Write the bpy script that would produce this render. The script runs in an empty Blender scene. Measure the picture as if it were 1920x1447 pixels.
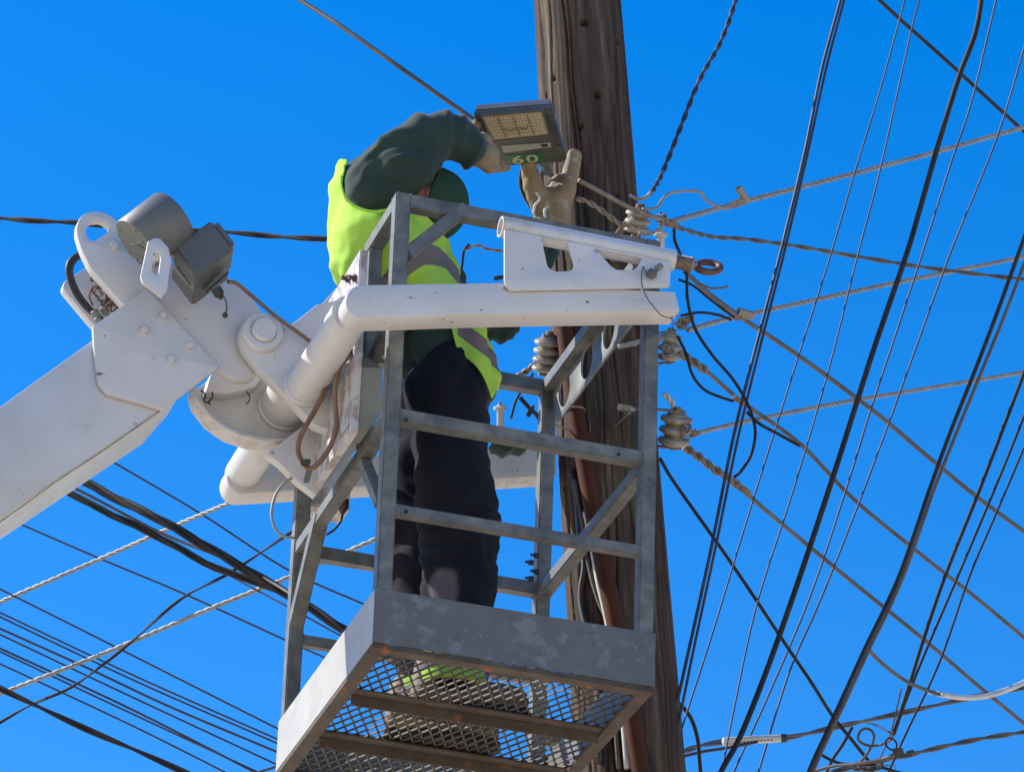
import bpy, bmesh, math, random
import numpy as np
from mathutils import Vector, Matrix, noise
random.seed(7)
SC = bpy.context.scene
COL = SC.collection
# ---------------------------------------------------------------- camera
ZB = 5.715                      # height of the basket floor above the ground
PITCH, ROLL, FPX, YAW = 0.477925, 0.0354999, 8351.72, 0.298473
W, D, H = 0.670, 0.829, 1.18    # basket width, depth, height
fh = Vector((math.sin(YAW), math.cos(YAW), 0)); rh = Vector((math.cos(YAW), -math.sin(YAW), 0)); zz = Vector((0, 0, 1))
CF = fh*math.cos(PITCH)+zz*math.sin(PITCH)
u0 = -fh*math.sin(PITCH)+zz*math.cos(PITCH)
CR = rh*math.cos(ROLL)+u0*math.sin(ROLL)
CU = -rh*math.sin(ROLL)+u0*math.cos(ROLL)
CAM = Vector((-2.4353712, -8.90842341, -4.11451733+ZB))
cd = bpy.data.cameras.new('camera'); cam = bpy.data.objects.new('camera', cd); COL.objects.link(cam)
cd.sensor_width = 36; cd.lens = FPX/1920*36; cd.clip_start = 0.1; cd.clip_end = 3000
cam.matrix_world = Matrix((( CR.x, CU.x, -CF.x, CAM.x), (CR.y, CU.y, -CF.y, CAM.y), (CR.z, CU.z, -CF.z, CAM.z), (0, 0, 0, 1)))
SC.camera = cam
# ---------------------------------------------------------------- sky, sun, exposure
SUN_EL = math.radians(40)
sv = Vector((-0.852*math.cos(SUN_EL), 0.524*math.cos(SUN_EL), math.sin(SUN_EL))).normalized()
wd = bpy.data.worlds.new('World'); SC.world = wd; wd.use_nodes = True
nt = wd.node_tree; nt.nodes.clear()
sky = nt.nodes.new('ShaderNodeTexSky'); sky.sky_type = 'NISHITA'; sky.sun_disc = False
sky.sun_elevation = SUN_EL; sky.sun_rotation = math.atan2(sv.x, sv.y) % (2*math.pi)
sky.air_density = 1.3; sky.dust_density = 0.3; sky.ozone_density = 2.0; sky.altitude = 300
hs = nt.nodes.new('ShaderNodeHueSaturation'); hs.inputs['Saturation'].default_value = 1.56; hs.inputs['Value'].default_value = 1.0
hs.inputs['Hue'].default_value = 0.505
bg = nt.nodes.new('ShaderNodeBackground'); bg.inputs['Strength'].default_value = 0.122
wo = nt.nodes.new('ShaderNodeOutputWorld')
nt.links.new(sky.outputs[0], hs.inputs['Color']); mul = nt.nodes.new('ShaderNodeMix'); mul.data_type = 'RGBA'; mul.blend_type = 'MULTIPLY'; mul.inputs[0].default_value = 1; mul.inputs[7].default_value = (.9, 1.0, 1.2, 1)
nt.links.new(hs.outputs[0], mul.inputs[6]); nt.links.new(mul.outputs[2], bg.inputs[0]); nt.links.new(bg.outputs[0], wo.inputs[0])
sl = bpy.data.lights.new('sun', 'SUN'); sl.energy = 5.0; sl.angle = math.radians(0.5); sl.color = (1.0, 0.95, 0.87)
so = bpy.data.objects.new('sun', sl); COL.objects.link(so); so.rotation_euler = sv.to_track_quat('Z', 'Y').to_euler(); so.location = (0, 0, 30)
SC.view_settings.view_transform = 'Standard'; SC.view_settings.look = 'None'
SC.view_settings.exposure = 0.5; SC.view_settings.gamma = 1
SC.cycles.max_bounces = 8

# ---------------------------------------------------------------- projection helpers
def ray(u, v):
    return (CF*FPX+CR*(u-960)+CU*(723.5-v))/FPX
def P(u, v, y=None, x=None, z=None, d=None):
    """a real point of the place: on the plane y=, x= or z= (basket axes), or d metres along the camera axis"""
    r = ray(u, v)
    if d is not None: t = d
    elif y is not None: t = (y-CAM.y)/r.y
    elif x is not None: t = (x-CAM.x)/r.x
    else: t = (z+ZB-CAM.z)/r.z
    return CAM+r*t
def pix(p):
    q = p-CAM; d = q.dot(CF)
    return 960+FPX*q.dot(CR)/d, 723.5-FPX*q.dot(CU)/d, d
def px2m(r, p): return r*(p-CAM).dot(CF)/FPX

# ---------------------------------------------------------------- materials
def mat(name, base, rough=0.6, metal=0.0, var=None, vscale=8, vdet=6, stretch=None, bump=0.0, bscale=60, spots=None, sscale=40, sth=0.62,
        sheen=0.0, spec=0.5, var2=None, v2scale=2.5, v2lo=.5, v2hi=.62, subsurf=0):
    m = bpy.data.materials.new(name); m.use_nodes = True; n = m.node_tree; N = n.nodes; L = n.links
    b = N['Principled BSDF']; b.inputs['Roughness'].default_value = rough; b.inputs['Metallic'].default_value = metal
    b.inputs['Specular IOR Level'].default_value = spec
    if sheen: b.inputs['Sheen Weight'].default_value = sheen
    tc = N.new('ShaderNodeTexCoord'); mp = N.new('ShaderNodeMapping'); L.new(tc.outputs['Object'], mp.inputs[0])
    if stretch: mp.inputs['Scale'].default_value = stretch
    cur = None
    def rgb(c):
        r = N.new('ShaderNodeRGB'); r.outputs[0].default_value = (*c, 1); return r.outputs[0]
    cur = rgb(base)
    def layer(cur, col, scale, lo, hi, det=6, amt=1.0, rou=.6):
        nz = N.new('ShaderNodeTexNoise'); nz.inputs['Scale'].default_value = scale; nz.inputs['Detail'].default_value = det; nz.inputs['Roughness'].default_value = rou
        L.new(mp.outputs[0], nz.inputs['Vector'])
        rp = N.new('ShaderNodeMapRange'); rp.inputs[1].default_value = lo; rp.inputs[2].default_value = hi; rp.inputs[4].default_value = amt
        L.new(nz.outputs[0], rp.inputs[0])
        mx = N.new('ShaderNodeMix'); mx.data_type = 'RGBA'
        L.new(rp.outputs[0], mx.inputs[0]); L.new(cur, mx.inputs[6]); L.new(rgb(col), mx.inputs[7])
        return mx.outputs[2]
    if var: cur = layer(cur, var, vscale, .35, .68, vdet)
    if var2: cur = layer(cur, var2, v2scale, v2lo, v2hi, 8)
    if spots: cur = layer(cur, spots, sscale, sth, sth+.05, 4)
    L.new(cur, b.inputs['Base Color'])
    if bump:
        nz = N.new('ShaderNodeTexNoise'); nz.inputs['Scale'].default_value = bscale; nz.inputs['Detail'].default_value = 5
        L.new(mp.outputs[0], nz.inputs['Vector'])
        bp = N.new('ShaderNodeBump'); bp.inputs['Strength'].default_value = bump; bp.inputs['Distance'].default_value = 0.004
        L.new(nz.outputs[0], bp.inputs['Height']); L.new(bp.outputs[0], b.inputs['Normal'])
    m.diffuse_color = (*base, 1)
    return m
M_WHITE = mat('white_paint', (.59, .57, .57), .45, 0, var=(.53, .50, .465), vscale=5, bump=.12, bscale=35, spots=(.16, .08, .045), sscale=38, sth=.685, var2=(.47, .42, .35), v2scale=12, v2lo=.60, v2hi=.82)
def edge_wear(m, col, lo, hi, scale):
    n = m.node_tree; N = n.nodes; L = n.links; b = N['Principled BSDF']; lnk = b.inputs['Base Color'].links[0].from_socket
    ge = N.new('ShaderNodeNewGeometry'); rp = N.new('ShaderNodeMapRange'); rp.inputs[1].default_value = lo; rp.inputs[2].default_value = hi
    L.new(ge.outputs['Pointiness'], rp.inputs[0])
    tc = N.new('ShaderNodeTexCoord'); nz = N.new('ShaderNodeTexNoise'); nz.inputs['Scale'].default_value = scale; nz.inputs['Detail'].default_value = 6
    L.new(tc.outputs['Object'], nz.inputs['Vector'])
    r2 = N.new('ShaderNodeMapRange'); r2.inputs[1].default_value = .46; r2.inputs[2].default_value = .60; L.new(nz.outputs[0], r2.inputs[0])
    mu = N.new('ShaderNodeMath'); mu.operation = 'MULTIPLY'; L.new(rp.outputs[0], mu.inputs[0]); L.new(r2.outputs[0], mu.inputs[1])
    mx = N.new('ShaderNodeMix'); mx.data_type = 'RGBA'; mx.inputs[7].default_value = (*col, 1)
    L.new(mu.outputs[0], mx.inputs[0]); L.new(lnk, mx.inputs[6]); L.new(mx.outputs[2], b.inputs['Base Color'])
def speckle(m, col, scale, th):
    n = m.node_tree; N = n.nodes; L = n.links; b = N['Principled BSDF']; lnk = b.inputs['Base Color'].links[0].from_socket
    tc = N.new('ShaderNodeTexCoord'); v = N.new('ShaderNodeTexVoronoi'); v.inputs['Scale'].default_value = scale; L.new(tc.outputs['Object'], v.inputs['Vector'])
    nz = N.new('ShaderNodeTexNoise'); nz.inputs['Scale'].default_value = 6; L.new(tc.outputs['Object'], nz.inputs['Vector'])
    a = N.new('ShaderNodeMath'); a.operation = 'MULTIPLY'; a.inputs[1].default_value = th*2.4; L.new(nz.outputs[0], a.inputs[0])
    a2 = N.new('ShaderNodeMath'); a2.operation = 'SUBTRACT'; a2.inputs[1].default_value = th*.85; L.new(a.outputs[0], a2.inputs[0])
    c = N.new('ShaderNodeMath'); c.operation = 'LESS_THAN'; L.new(v.outputs['Distance'], c.inputs[0]); L.new(a2.outputs[0], c.inputs[1])
    mx = N.new('ShaderNodeMix'); mx.data_type = 'RGBA'; mx.inputs[7].default_value = (*col, 1)
    L.new(c.outputs[0], mx.inputs[0]); L.new(lnk, mx.inputs[6]); L.new(mx.outputs[2], b.inputs['Base Color'])
speckle(M_WHITE, (.24, .17, .12), 75, .13)
edge_wear(M_WHITE, (.26, .15, .09), .585, .68, 30)
M_GALV = mat('galvanised_steel', (.105, .104, .096), .5, .05, var=(.19, .187, .17), vscale=22, bump=.10, bscale=70, spots=(.16, .10, .06), sscale=28, sth=.69, var2=(.08, .08, .08), v2scale=9, v2lo=.52, v2hi=.66)
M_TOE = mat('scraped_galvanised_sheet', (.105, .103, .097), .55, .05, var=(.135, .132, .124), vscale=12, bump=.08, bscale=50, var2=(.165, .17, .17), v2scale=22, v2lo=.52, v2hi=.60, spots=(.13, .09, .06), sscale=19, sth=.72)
M_TOEL = mat('sunlit_galvanised_sheet', (.33, .31, .28), .55, .05, var=(.42, .40, .36), vscale=9, bump=.06, bscale=50, spots=(.2, .17, .13), sscale=24, sth=.72)  # left toe board: sunlight on it painted in as a lighter sheet colour
M_RUST = mat('rusty_steel', (.062, .042, .028), .8, .1, var=(.095, .078, .058), vscale=14, bump=.3, bscale=120, spots=(.22, .075, .03), sscale=22, sth=.62)
M_MESHM = mat('weathered_floor_steel', (.06, .048, .036), .6, .3, var=(.13, .11, .085), vscale=16)
M_GREYP = mat('grey_paint', (.10, .10, .094), .5, 0, var=(.13, .127, .115), vscale=7, bump=.1, bscale=80, spots=(.30, .27, .2), sscale=45, sth=.73)
M_GREYB = mat('grey_box_paint', (.30, .29, .25), .5, .1, var=(.24, .225, .18), vscale=9, bump=.1)
M_BLACK = mat('black_rubber', (.018, .017, .017), .5, 0, var=(.03, .028, .026), vscale=30)
M_DARKC = mat('weathered_black_cable', (.012, .011, .011), .7, 0, spec=.25, var=(.035, .031, .027), vscale=12)
M_BROWNC = mat('brown_grey_cable', (.065, .052, .045), .6, 0, spec=.3, var=(.13, .11, .095), vscale=10)
M_VIOLC = mat('grey_insulated_wire', (.035, .030, .040), .55, 0, spec=.3, var=(.07, .06, .075), vscale=10)
M_ALU = mat('bare_aluminium_strand', (.30, .28, .26), .5, .3, var=(.20, .18, .16), vscale=14)
M_WCABLE = mat('white_cable', (.62, .59, .55), .5, 0, var=(.45, .42, .38), vscale=12)
M_HOSE = mat('brown_hose', (.15, .07, .035), .5, 0, var=(.22, .125, .075), vscale=20)
M_CERAM = mat('weathered_ceramic', (.38, .33, .26), .4, 0, var=(.20, .16, .12), vscale=28, bump=.1, spots=(.25, .2, .15), sscale=60, sth=.66)
M_HARDW = mat('rusty_line_hardware', (.30, .24, .19), .6, .4, var=(.19, .12, .08), vscale=40, bump=.3, bscale=120)
M_EYE = mat('rusty_ring_steel', (.09, .045, .03), .6, .4, var=(.16, .09, .06), vscale=40, bump=.2)
M_PIPE = mat('brown_conduit', (.085, .026, .012), .75, 0, var=(.05, .018, .010), vscale=8, bump=.1, spec=.15)
M_JACK = mat('dark_green_cloth', (.021, .038, .031), .88, 0, var=(.030, .052, .044), vscale=10, bump=.25, bscale=400, sheen=.15, spec=.15)
M_TROU = mat('navy_cloth', (.011, .011, .017), .9, 0, var=(.015, .015, .022), vscale=10, bump=.25, bscale=350, sheen=.03, spec=.1)
M_KNEE = mat('mauve_grey_cloth', (.16, .13, .15), .85, 0, var=(.12, .10, .115), vscale=14, bump=.2, bscale=300)
M_CAP = mat('green_cap_cloth', (.020, .050, .027), .85, 0, var=(.027, .060, .034), vscale=14, bump=.2, bscale=350, spec=.2)
M_SKIN = mat('reddish_skin', (.24, .08, .055), .6, 0, var=(.17, .06, .04), vscale=25)
M_GLOVE = mat('tan_leather_glove', (.27, .19, .10), .8, 0, var=(.19, .125, .065), vscale=18, bump=.35, bscale=90, var2=(.38, .31, .21), v2scale=25, v2lo=.56, v2hi=.7)
M_BOOT = mat('tan_boot_leather', (.22, .16, .10), .7, 0, var=(.15, .11, .07), vscale=14, bump=.2)
M_SOLE = mat('dark_boot_sole', (.03, .027, .024), .8)
M_LAMPH = mat('dark_lamp_casting', (.070, .068, .062), .5, .2, var=(.10, .095, .082), vscale=12, bump=.08)
M_LAMPT = mat('slate_lamp_lid', (.11, .12, .14), .45, .2, var=(.15, .16, .18), vscale=10)
M_LED = mat('yellowed_led_board', (.42, .34, .20), .4, 0, var=(.33, .26, .15), vscale=30)
M_LEDL = mat('led_lens', (.50, .43, .28), .3)
M_LABEL = mat('faded_sticker', (.36, .34, .28), .6, 0, var=(.27, .25, .2), vscale=30)
M_GREEN = mat('green_number_plate', (.014, .12, .04), .5)
M_CREAM = mat('cream_digits', (.48, .46, .28), .6)
M_GROUND = mat('pale_dusty_ground', (.66, .54, .38), .95, 0, var=(.56, .46, .34), vscale=.3)
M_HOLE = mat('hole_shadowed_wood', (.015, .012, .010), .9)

def vest_mat():
    m = mat('hi_vis_cloth', (.48, .76, .085), .8, 0, var=(.56, .83, .13), vscale=7, bump=.2, bscale=300, spec=.25)
    n = m.node_tree; b = n.nodes['Principled BSDF']
    lnk = b.inputs['Base Color'].links[0].from_socket
    at = n.nodes.new('ShaderNodeAttribute'); at.attribute_name = 'band'
    mx = n.nodes.new('ShaderNodeMix'); mx.data_type = 'RGBA'; mx.inputs[7].default_value = (.23, .19, .185, 1)
    rp = n.nodes.new('ShaderNodeMapRange'); rp.inputs[1].default_value = .45; rp.inputs[2].default_value = .55
    n.links.new(at.outputs['Fac'], rp.inputs[0]); n.links.new(rp.outputs[0], mx.inputs[0]); n.links.new(lnk, mx.inputs[6]); n.links.new(mx.outputs[2], b.inputs['Base Color'])
    # thin woven polyester lets a little light through
    b.inputs['Transmission Weight'].default_value = 0
    tr = n.nodes.new('ShaderNodeBsdfTranslucent'); ad = n.nodes.new('ShaderNodeMixShader'); ad.inputs[0].default_value = .25
    out = [x for x in n.nodes if x.type == 'OUTPUT_MATERIAL'][0]
    n.links.new(mx.outputs[2], tr.inputs[0]); n.links.new(b.outputs[0], ad.inputs[1]); n.links.new(tr.outputs[0], ad.inputs[2]); n.links.new(ad.outputs[0], out.inputs[0])
    return m
def add_band(m, col):
    n = m.node_tree; b = n.nodes['Principled BSDF']; lnk = b.inputs['Base Color'].links[0].from_socket
    at = n.nodes.new('ShaderNodeAttribute'); at.attribute_name = 'band'
    mx = n.nodes.new('ShaderNodeMix'); mx.data_type = 'RGBA'; mx.inputs[7].default_value = (*col, 1)
    n.links.new(at.outputs['Fac'], mx.inputs[0]); n.links.new(lnk, mx.inputs[6]); n.links.new(mx.outputs[2], b.inputs['Base Color'])
M_VEST = vest_mat()

def wood_mat():
    m = bpy.data.materials.new('weathered_pole_wood'); m.use_nodes = True; n = m.node_tree; N = n.nodes; L = n.links
    b = N['Principled BSDF']; b.inputs['Roughness'].default_value = .85; b.inputs['Specular IOR Level'].default_value = .2
    at = N.new('ShaderNodeAttribute'); at.attribute_name = 'grain'       # unrolled coordinate: angle, height
    mp = N.new('ShaderNodeMapping'); L.new(at.outputs['Vector'], mp.inputs[0]); mp.inputs['Scale'].default_value = (34, 34, 2.2)
    nz = N.new('ShaderNodeTexNoise'); nz.inputs['Scale'].default_value = 1; nz.inputs['Detail'].default_value = 9; nz.inputs['Roughness'].default_value = .68; nz.inputs['Distortion'].default_value = .5
    L.new(mp.outputs[0], nz.inputs['Vector'])
    cr = N.new('ShaderNodeValToRGB'); e = cr.color_ramp.elements
    e[0].position = .30; e[0].color = (.016, .011, .009, 1); e[1].position = .78; e[1].color = (.27, .195, .14, 1)
    k = e.new(.44); k.color = (.060, .041, .030, 1); k = e.new(.58); k.color = (.112, .077, .055, 1)
    L.new(nz.outputs[0], cr.inputs[0])
    mp2 = N.new('ShaderNodeMapping'); L.new(at.outputs['Vector'], mp2.inputs[0]); mp2.inputs['Scale'].default_value = (7, 7, 1.2)
    n2 = N.new('ShaderNodeTexNoise'); n2.inputs['Scale'].default_value = 1; n2.inputs['Detail'].default_value = 4; L.new(mp2.outputs[0], n2.inputs['Vector'])
    mx = N.new('ShaderNodeMix'); mx.data_type = 'RGBA'; mx.blend_type = 'MULTIPLY'; mx.inputs[0].default_value = .6
    c2 = N.new('ShaderNodeValToRGB'); c2.color_ramp.elements[0].color = (.48, .40, .35, 1); c2.color_ramp.elements[1].color = (1, 1, 1, 1)
    c2.color_ramp.elements[0].position = .35; c2.color_ramp.elements[1].position = .6
    L.new(n2.outputs[0], c2.inputs[0]); L.new(cr.outputs[0], mx.inputs[6]); L.new(c2.outputs[0], mx.inputs[7]); L.new(mx.outputs[2], b.inputs['Base Color'])
    bp = N.new('ShaderNodeBump'); bp.inputs['Strength'].default_value = .7; bp.inputs['Distance'].default_value = .006
    L.new(nz.outputs[0], bp.inputs['Height']); L.new(bp.outputs[0], b.inputs['Normal'])
    return m
M_WOOD = wood_mat()

# ---------------------------------------------------------------- object helpers
BASE = {}
def tag(o, label=None, cat=None, group=None, kind=None):
    if label: o['label'] = label
    if cat: o['category'] = cat
    if group: o['group'] = group
    if kind: o['kind'] = kind
    return o
def thing(name, loc, label, cat, group=None):
    o = bpy.data.objects.new(name, None); COL.objects.link(o); o.location = loc; o.empty_display_size = .1
    BASE[o.name] = Vector(loc); return tag(o, label, cat, group)
def link(name, me, m, parent=None, smooth=None, origin=None):
    """me: mesh in world coordinates; moved so that its origin is its thing's base"""
    me.materials.clear()
    if m is not None: me.materials.append(m)
    o = bpy.data.objects.new(name, me)
    if parent is not None: b = BASE[parent.name]
    else:
        if origin is None:
            n = len(me.vertices); co = np.empty(n*3); me.vertices.foreach_get('co', co); origin = Vector(co.reshape(-1, 3).mean(0))
        b = Vector(origin)
    me.transform(Matrix.Translation(-b))
    COL.objects.link(o)
    if parent is not None: o.parent = parent
    else: o.location = b
    BASE[o.name] = b
    me.name = name
    if smooth is not None:
        me.shade_smooth() if smooth >= 180 else smooth_angle(me, smooth)
    return o
def smooth_angle(me, deg):
    me.shade_smooth()
    bm = bmesh.new(); bm.from_mesh(me); lim = math.radians(deg)
    for e in bm.edges:
        if len(e.link_faces) == 2 and e.calc_face_angle(0) > lim: e.smooth = False
    bm.to_mesh(me); bm.free()
class MB:
    def __init__(s): s.v = []; s.f = []
    def add(s, vs, fs):
        k = len(s.v); s.v += [tuple(p) for p in vs]; s.f += [tuple(i+k for i in f) for f in fs]; return s
    def bar(s, a, b, w, h, up=(0, 0, 1)):
        a = Vector(a); b = Vector(b); d = (b-a).normalized(); up = Vector(up)
        sx = d.cross(up).normalized(); sy = sx.cross(d).normalized()
        vs = []
        for p in (a, b):
            for i, j in ((-1, -1), (1, -1), (1, 1), (-1, 1)): vs.append(p+sx*(w/2*i)+sy*(h/2*j))
        return s.add(vs, [(0, 1, 2, 3), (7, 6, 5, 4), (0, 4, 5, 1), (1, 5, 6, 2), (2, 6, 7, 3), (3, 7, 4, 0)])
    def box(s, x0, x1, y0, y1, z0, z1):
        vs = [(x, y, z) for z in (z0, z1) for x, y in ((x0, y0), (x1, y0), (x1, y1), (x0, y1))]
        return s.add(vs, [(3, 2, 1, 0), (4, 5, 6, 7), (0, 1, 5, 4), (1, 2, 6, 5), (2, 3, 7, 6), (3, 0, 4, 7)])
    def box8(s, o, a, b, c):
        o, a, b, c = map(Vector, (o, a, b, c))
        vs = [o, o+a, o+a+b, o+b, o+c, o+a+c, o+a+b+c, o+b+c]
        return s.add(vs, [(3, 2, 1, 0), (4, 5, 6, 7), (0, 1, 5, 4), (1, 2, 6, 5), (2, 3, 7, 6), (3, 0, 4, 7)])
    def tube(s, pts, r, n=10, cap=True):
        pts = [Vector(p) for p in pts]; m = len(pts); rr = r if hasattr(r, '__len__') else [r]*m
        t = [(pts[min(i+1, m-1)]-pts[max(i-1, 0)]).normalized() for i in range(m)]
        a = t[0].orthogonal().normalized(); vs = []; fs = []
        for i in range(m):
            a = (a-t[i]*a.dot(t[i]))
            if a.length < 1e-6: a = t[i].orthogonal()
            a.normalize(); b = t[i].cross(a)
            for k in range(n):
                w = 2*math.pi*k/n; vs.append(pts[i]+(a*math.cos(w)+b*math.sin(w))*rr[i])
        for i in range(m-1):
            for k in range(n):
                q = (k+1) % n; fs.append((i*n+k, i*n+q, (i+1)*n+q, (i+1)*n+k))
        if cap: fs += [tuple(range(n-1, -1, -1)), tuple((m-1)*n+k for k in range(n))]
        return s.add(vs, fs)
    def lathe(s, c, axis, prof, n=32):
        """prof: (radius, distance along axis) list"""
        c = Vector(c); ax = Vector(axis).normalized(); a = ax.orthogonal().normalized(); b = ax.cross(a); vs = []; fs = []
        for r, h in prof:
            for k in range(n):
                w = 2*math.pi*k/n; vs.append(c+ax*h+(a*math.cos(w)+b*math.sin(w))*max(r, 1e-4))
        for i in range(len(prof)-1):
            for k in range(n):
                q = (k+1) % n; fs.append((i*n+k, i*n+q, (i+1)*n+q, (i+1)*n+k))
        fs += [tuple(range(n-1, -1, -1)), tuple((len(prof)-1)*n+k for k in range(n))]
        return s.add(vs, fs)
    def torus(s, c, ax, R, r, n=40, k=14, sx=None, e=1.0):
        c = Vector(c); ax = Vector(ax).normalized(); a = (Vector(sx)-ax*Vector(sx).dot(ax)).normalized() if sx is not None else ax.orthogonal().normalized(); b = ax.cross(a)
        vs = []; fs = []
        for i in range(n):
            t = 2*math.pi*i/n; dr = a*math.cos(t)+b*math.sin(t)*e; ctr = c+dr*R
            dn = (a*math.cos(t)+b*math.sin(t))
            for j in range(k):
                q = 2*math.pi*j/k; vs.append(ctr+dn*(r*math.cos(q))+ax*(r*math.sin(q)))
        for i in range(n):
            for j in range(k): fs.append((i*k+j, ((i+1) % n)*k+j, ((i+1) % n)*k+(j+1) % k, i*k+(j+1) % k))
        return s.add(vs, fs)
    def ell(s, c, rx, ry, rz, rot=None, n=20, m=14):
        c = Vector(c); rot = rot or Matrix.Identity(3); vs = []; fs = []
        for i in range(m+1):
            p = math.pi*i/m; rr = math.sin(p)
            for k in range(n):
                w = 2*math.pi*k/n; vs.append(c+rot@Vector((rx*max(rr, 1e-3)*math.cos(w), ry*max(rr, 1e-3)*math.sin(w), rz*math.cos(p))))
        for i in range(m):
            for k in range(n):
                q = (k+1) % n; fs.append((i*n+q, i*n+k, (i+1)*n+k, (i+1)*n+q))
        return s.add(vs, fs+[tuple(range(n)), tuple(m*n+k for k in range(n-1, -1, -1))])
    def mesh(s, name='m', bevel=0, seg=2):
        me = bpy.data.meshes.new(name); me.from_pydata(s.v, [], s.f); me.update()
        if bevel:
            bm = bmesh.new(); bm.from_mesh(me); bmesh.ops.recalc_face_normals(bm, faces=bm.faces)
            es = [e for e in bm.edges if len(e.link_faces) == 2 and e.calc_face_angle(0) > .5]
            bmesh.ops.bevel(bm, geom=es, offset=bevel, segments=seg, affect='EDGES', clamp_overlap=True)
            bm.to_mesh(me); bm.free()
        return me
    def build(s, name, m, parent=None, bevel=0, smooth=None, seg=2):
        me = s.mesh(name, bevel, seg)
        bm = bmesh.new(); bm.from_mesh(me); bmesh.ops.recalc_face_normals(bm, faces=bm.faces); bm.to_mesh(me); bm.free()
        if smooth is None and bevel: smooth = 35
        return link(name, me, m, parent, smooth)
def rounded(pts, r, n=5):
    """round the corners of a closed 2D polygon"""
    out = []; m = len(pts)
    for i in range(m):
        p = Vector(pts[i][:2]); a = Vector(pts[i-1][:2]); b = Vector(pts[(i+1) % m][:2])
        rr = pts[i][2] if len(pts[i]) > 2 else r
        da = (a-p); db = (b-p); k = min(rr, da.length*.48, db.length*.48)
        if k < .3: out.append((p.x, p.y)); continue
        s0 = p+da.normalized()*k; s1 = p+db.normalized()*k
        for j in range(n+1):
            t = j/n; q = s0*(1-t)**2+p*(2*t*(1-t))+s1*t*t; out.append((q.x, q.y))
    return out
def arc(cx, cy, r, a0, a1, n=16, ry=None):
    return [(cx+r*math.cos(math.radians(a0+(a1-a0)*i/n)), cy-(ry or r)*math.sin(math.radians(a0+(a1-a0)*i/n))) for i in range(n+1)]
def prism_mesh(poly, t, y=None, x=None, holes=(), bev=.002, rnd=0):
    """plate of real thickness t behind the plane y= (or x=), its outline given in photo pixels on that plane"""
    cu = bpy.data.curves.new('c', 'CURVE'); cu.dimensions = '2D'; cu.fill_mode = 'BOTH'; cu.extrude = max(t/2-bev, 1e-4); cu.bevel_depth = bev; cu.bevel_resolution = 1; cu.offset = -bev
    for pl in [poly]+list(holes):
        pl = rounded(pl, rnd) if rnd else pl
        sp = cu.splines.new('POLY'); sp.points.add(len(pl)-1); sp.use_cyclic_u = True
        for i, q in enumerate(pl):
            p = P(q[0], q[1], y=y, x=x)
            sp.points[i].co = ((p.x if x is None else p.y), p.z, 0, 1)
    ob = bpy.data.objects.new('c', cu); COL.objects.link(ob)
    bpy.context.view_layer.update()
    me = bpy.data.meshes.new_from_object(ob.evaluated_get(bpy.context.evaluated_depsgraph_get()))
    bpy.data.objects.remove(ob); bpy.data.curves.remove(cu)
    for v in me.vertices:
        a, b, c = v.co
        v.co = (a, y+t/2-c, b) if x is None else (x+t/2+c, a, b)
    return me
def prism(name, m, poly, t, parent=None, **k):
    me = prism_mesh(poly, t, **k)
    bm = bmesh.new(); bm.from_mesh(me); bmesh.ops.remove_doubles(bm, verts=bm.verts, dist=1e-5); bmesh.ops.recalc_face_normals(bm, faces=bm.faces); bm.to_mesh(me); bm.free()
    return link(name, me, m, parent, smooth=30)
def spline(pts, n=10):
    pts = [Vector(p) for p in pts]
    if len(pts) < 3: 
        return [pts[0].lerp(pts[-1], i/n) for i in range(n+1)]
    q = [pts[0]*2-pts[1]]+pts+[pts[-1]*2-pts[-2]]; out = []
    for i in range(1, len(q)-2):
        p0, p1, p2, p3 = q[i-1:i+3]
        for j in range(n):
            t = j/n; out.append(.5*((2*p1)+(p2-p0)*t+(2*p0-5*p1+4*p2-p3)*t*t+(3*p1-p0-3*p2+p3)*t**3))
    return out+[pts[-1]]
def resample(pts, step):
    L = [0]
    for a, b in zip(pts, pts[1:]): L.append(L[-1]+(b-a).length)
    n = max(2, int(L[-1]/step)); out = []; j = 0
    for i in range(n+1):
        s = L[-1]*i/n
        while j < len(L)-2 and L[j+1] < s: j += 1
        f = (s-L[j])/max(L[j+1]-L[j], 1e-9); out.append(pts[j].lerp(pts[j+1], f))
    return out
def twist(mb, pts, R, r, pitch, k=2, n=7, ph=0):
    """k strands wound about a path"""
    pts = resample(pts, pitch/12); a = (pts[1]-pts[0]).orthogonal().normalized()
    paths = [[] for _ in range(k)]; s = 0
    for i, p in enumerate(pts):
        t = (pts[min(i+1, len(pts)-1)]-pts[max(i-1, 0)]).normalized(); a = (a-t*a.dot(t)).normalized(); b = t.cross(a)
        if i: s += (p-pts[i-1]).length
        for q in range(k):
            w = 2*math.pi*(s/pitch+q/k)+ph; paths[q].append(p+(a*math.cos(w)+b*math.sin(w))*R)
    for q in range(k): mb.tube(paths[q], r, n)
    return mb

# ================================================================ SETTING
g = MB().add([(-300, -300, 0), (300, -300, 0), (300, 300, 0), (-300, 300, 0)], [(0, 1, 2, 3)]).build('ground', M_GROUND)
tag(g, kind='structure')

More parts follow.
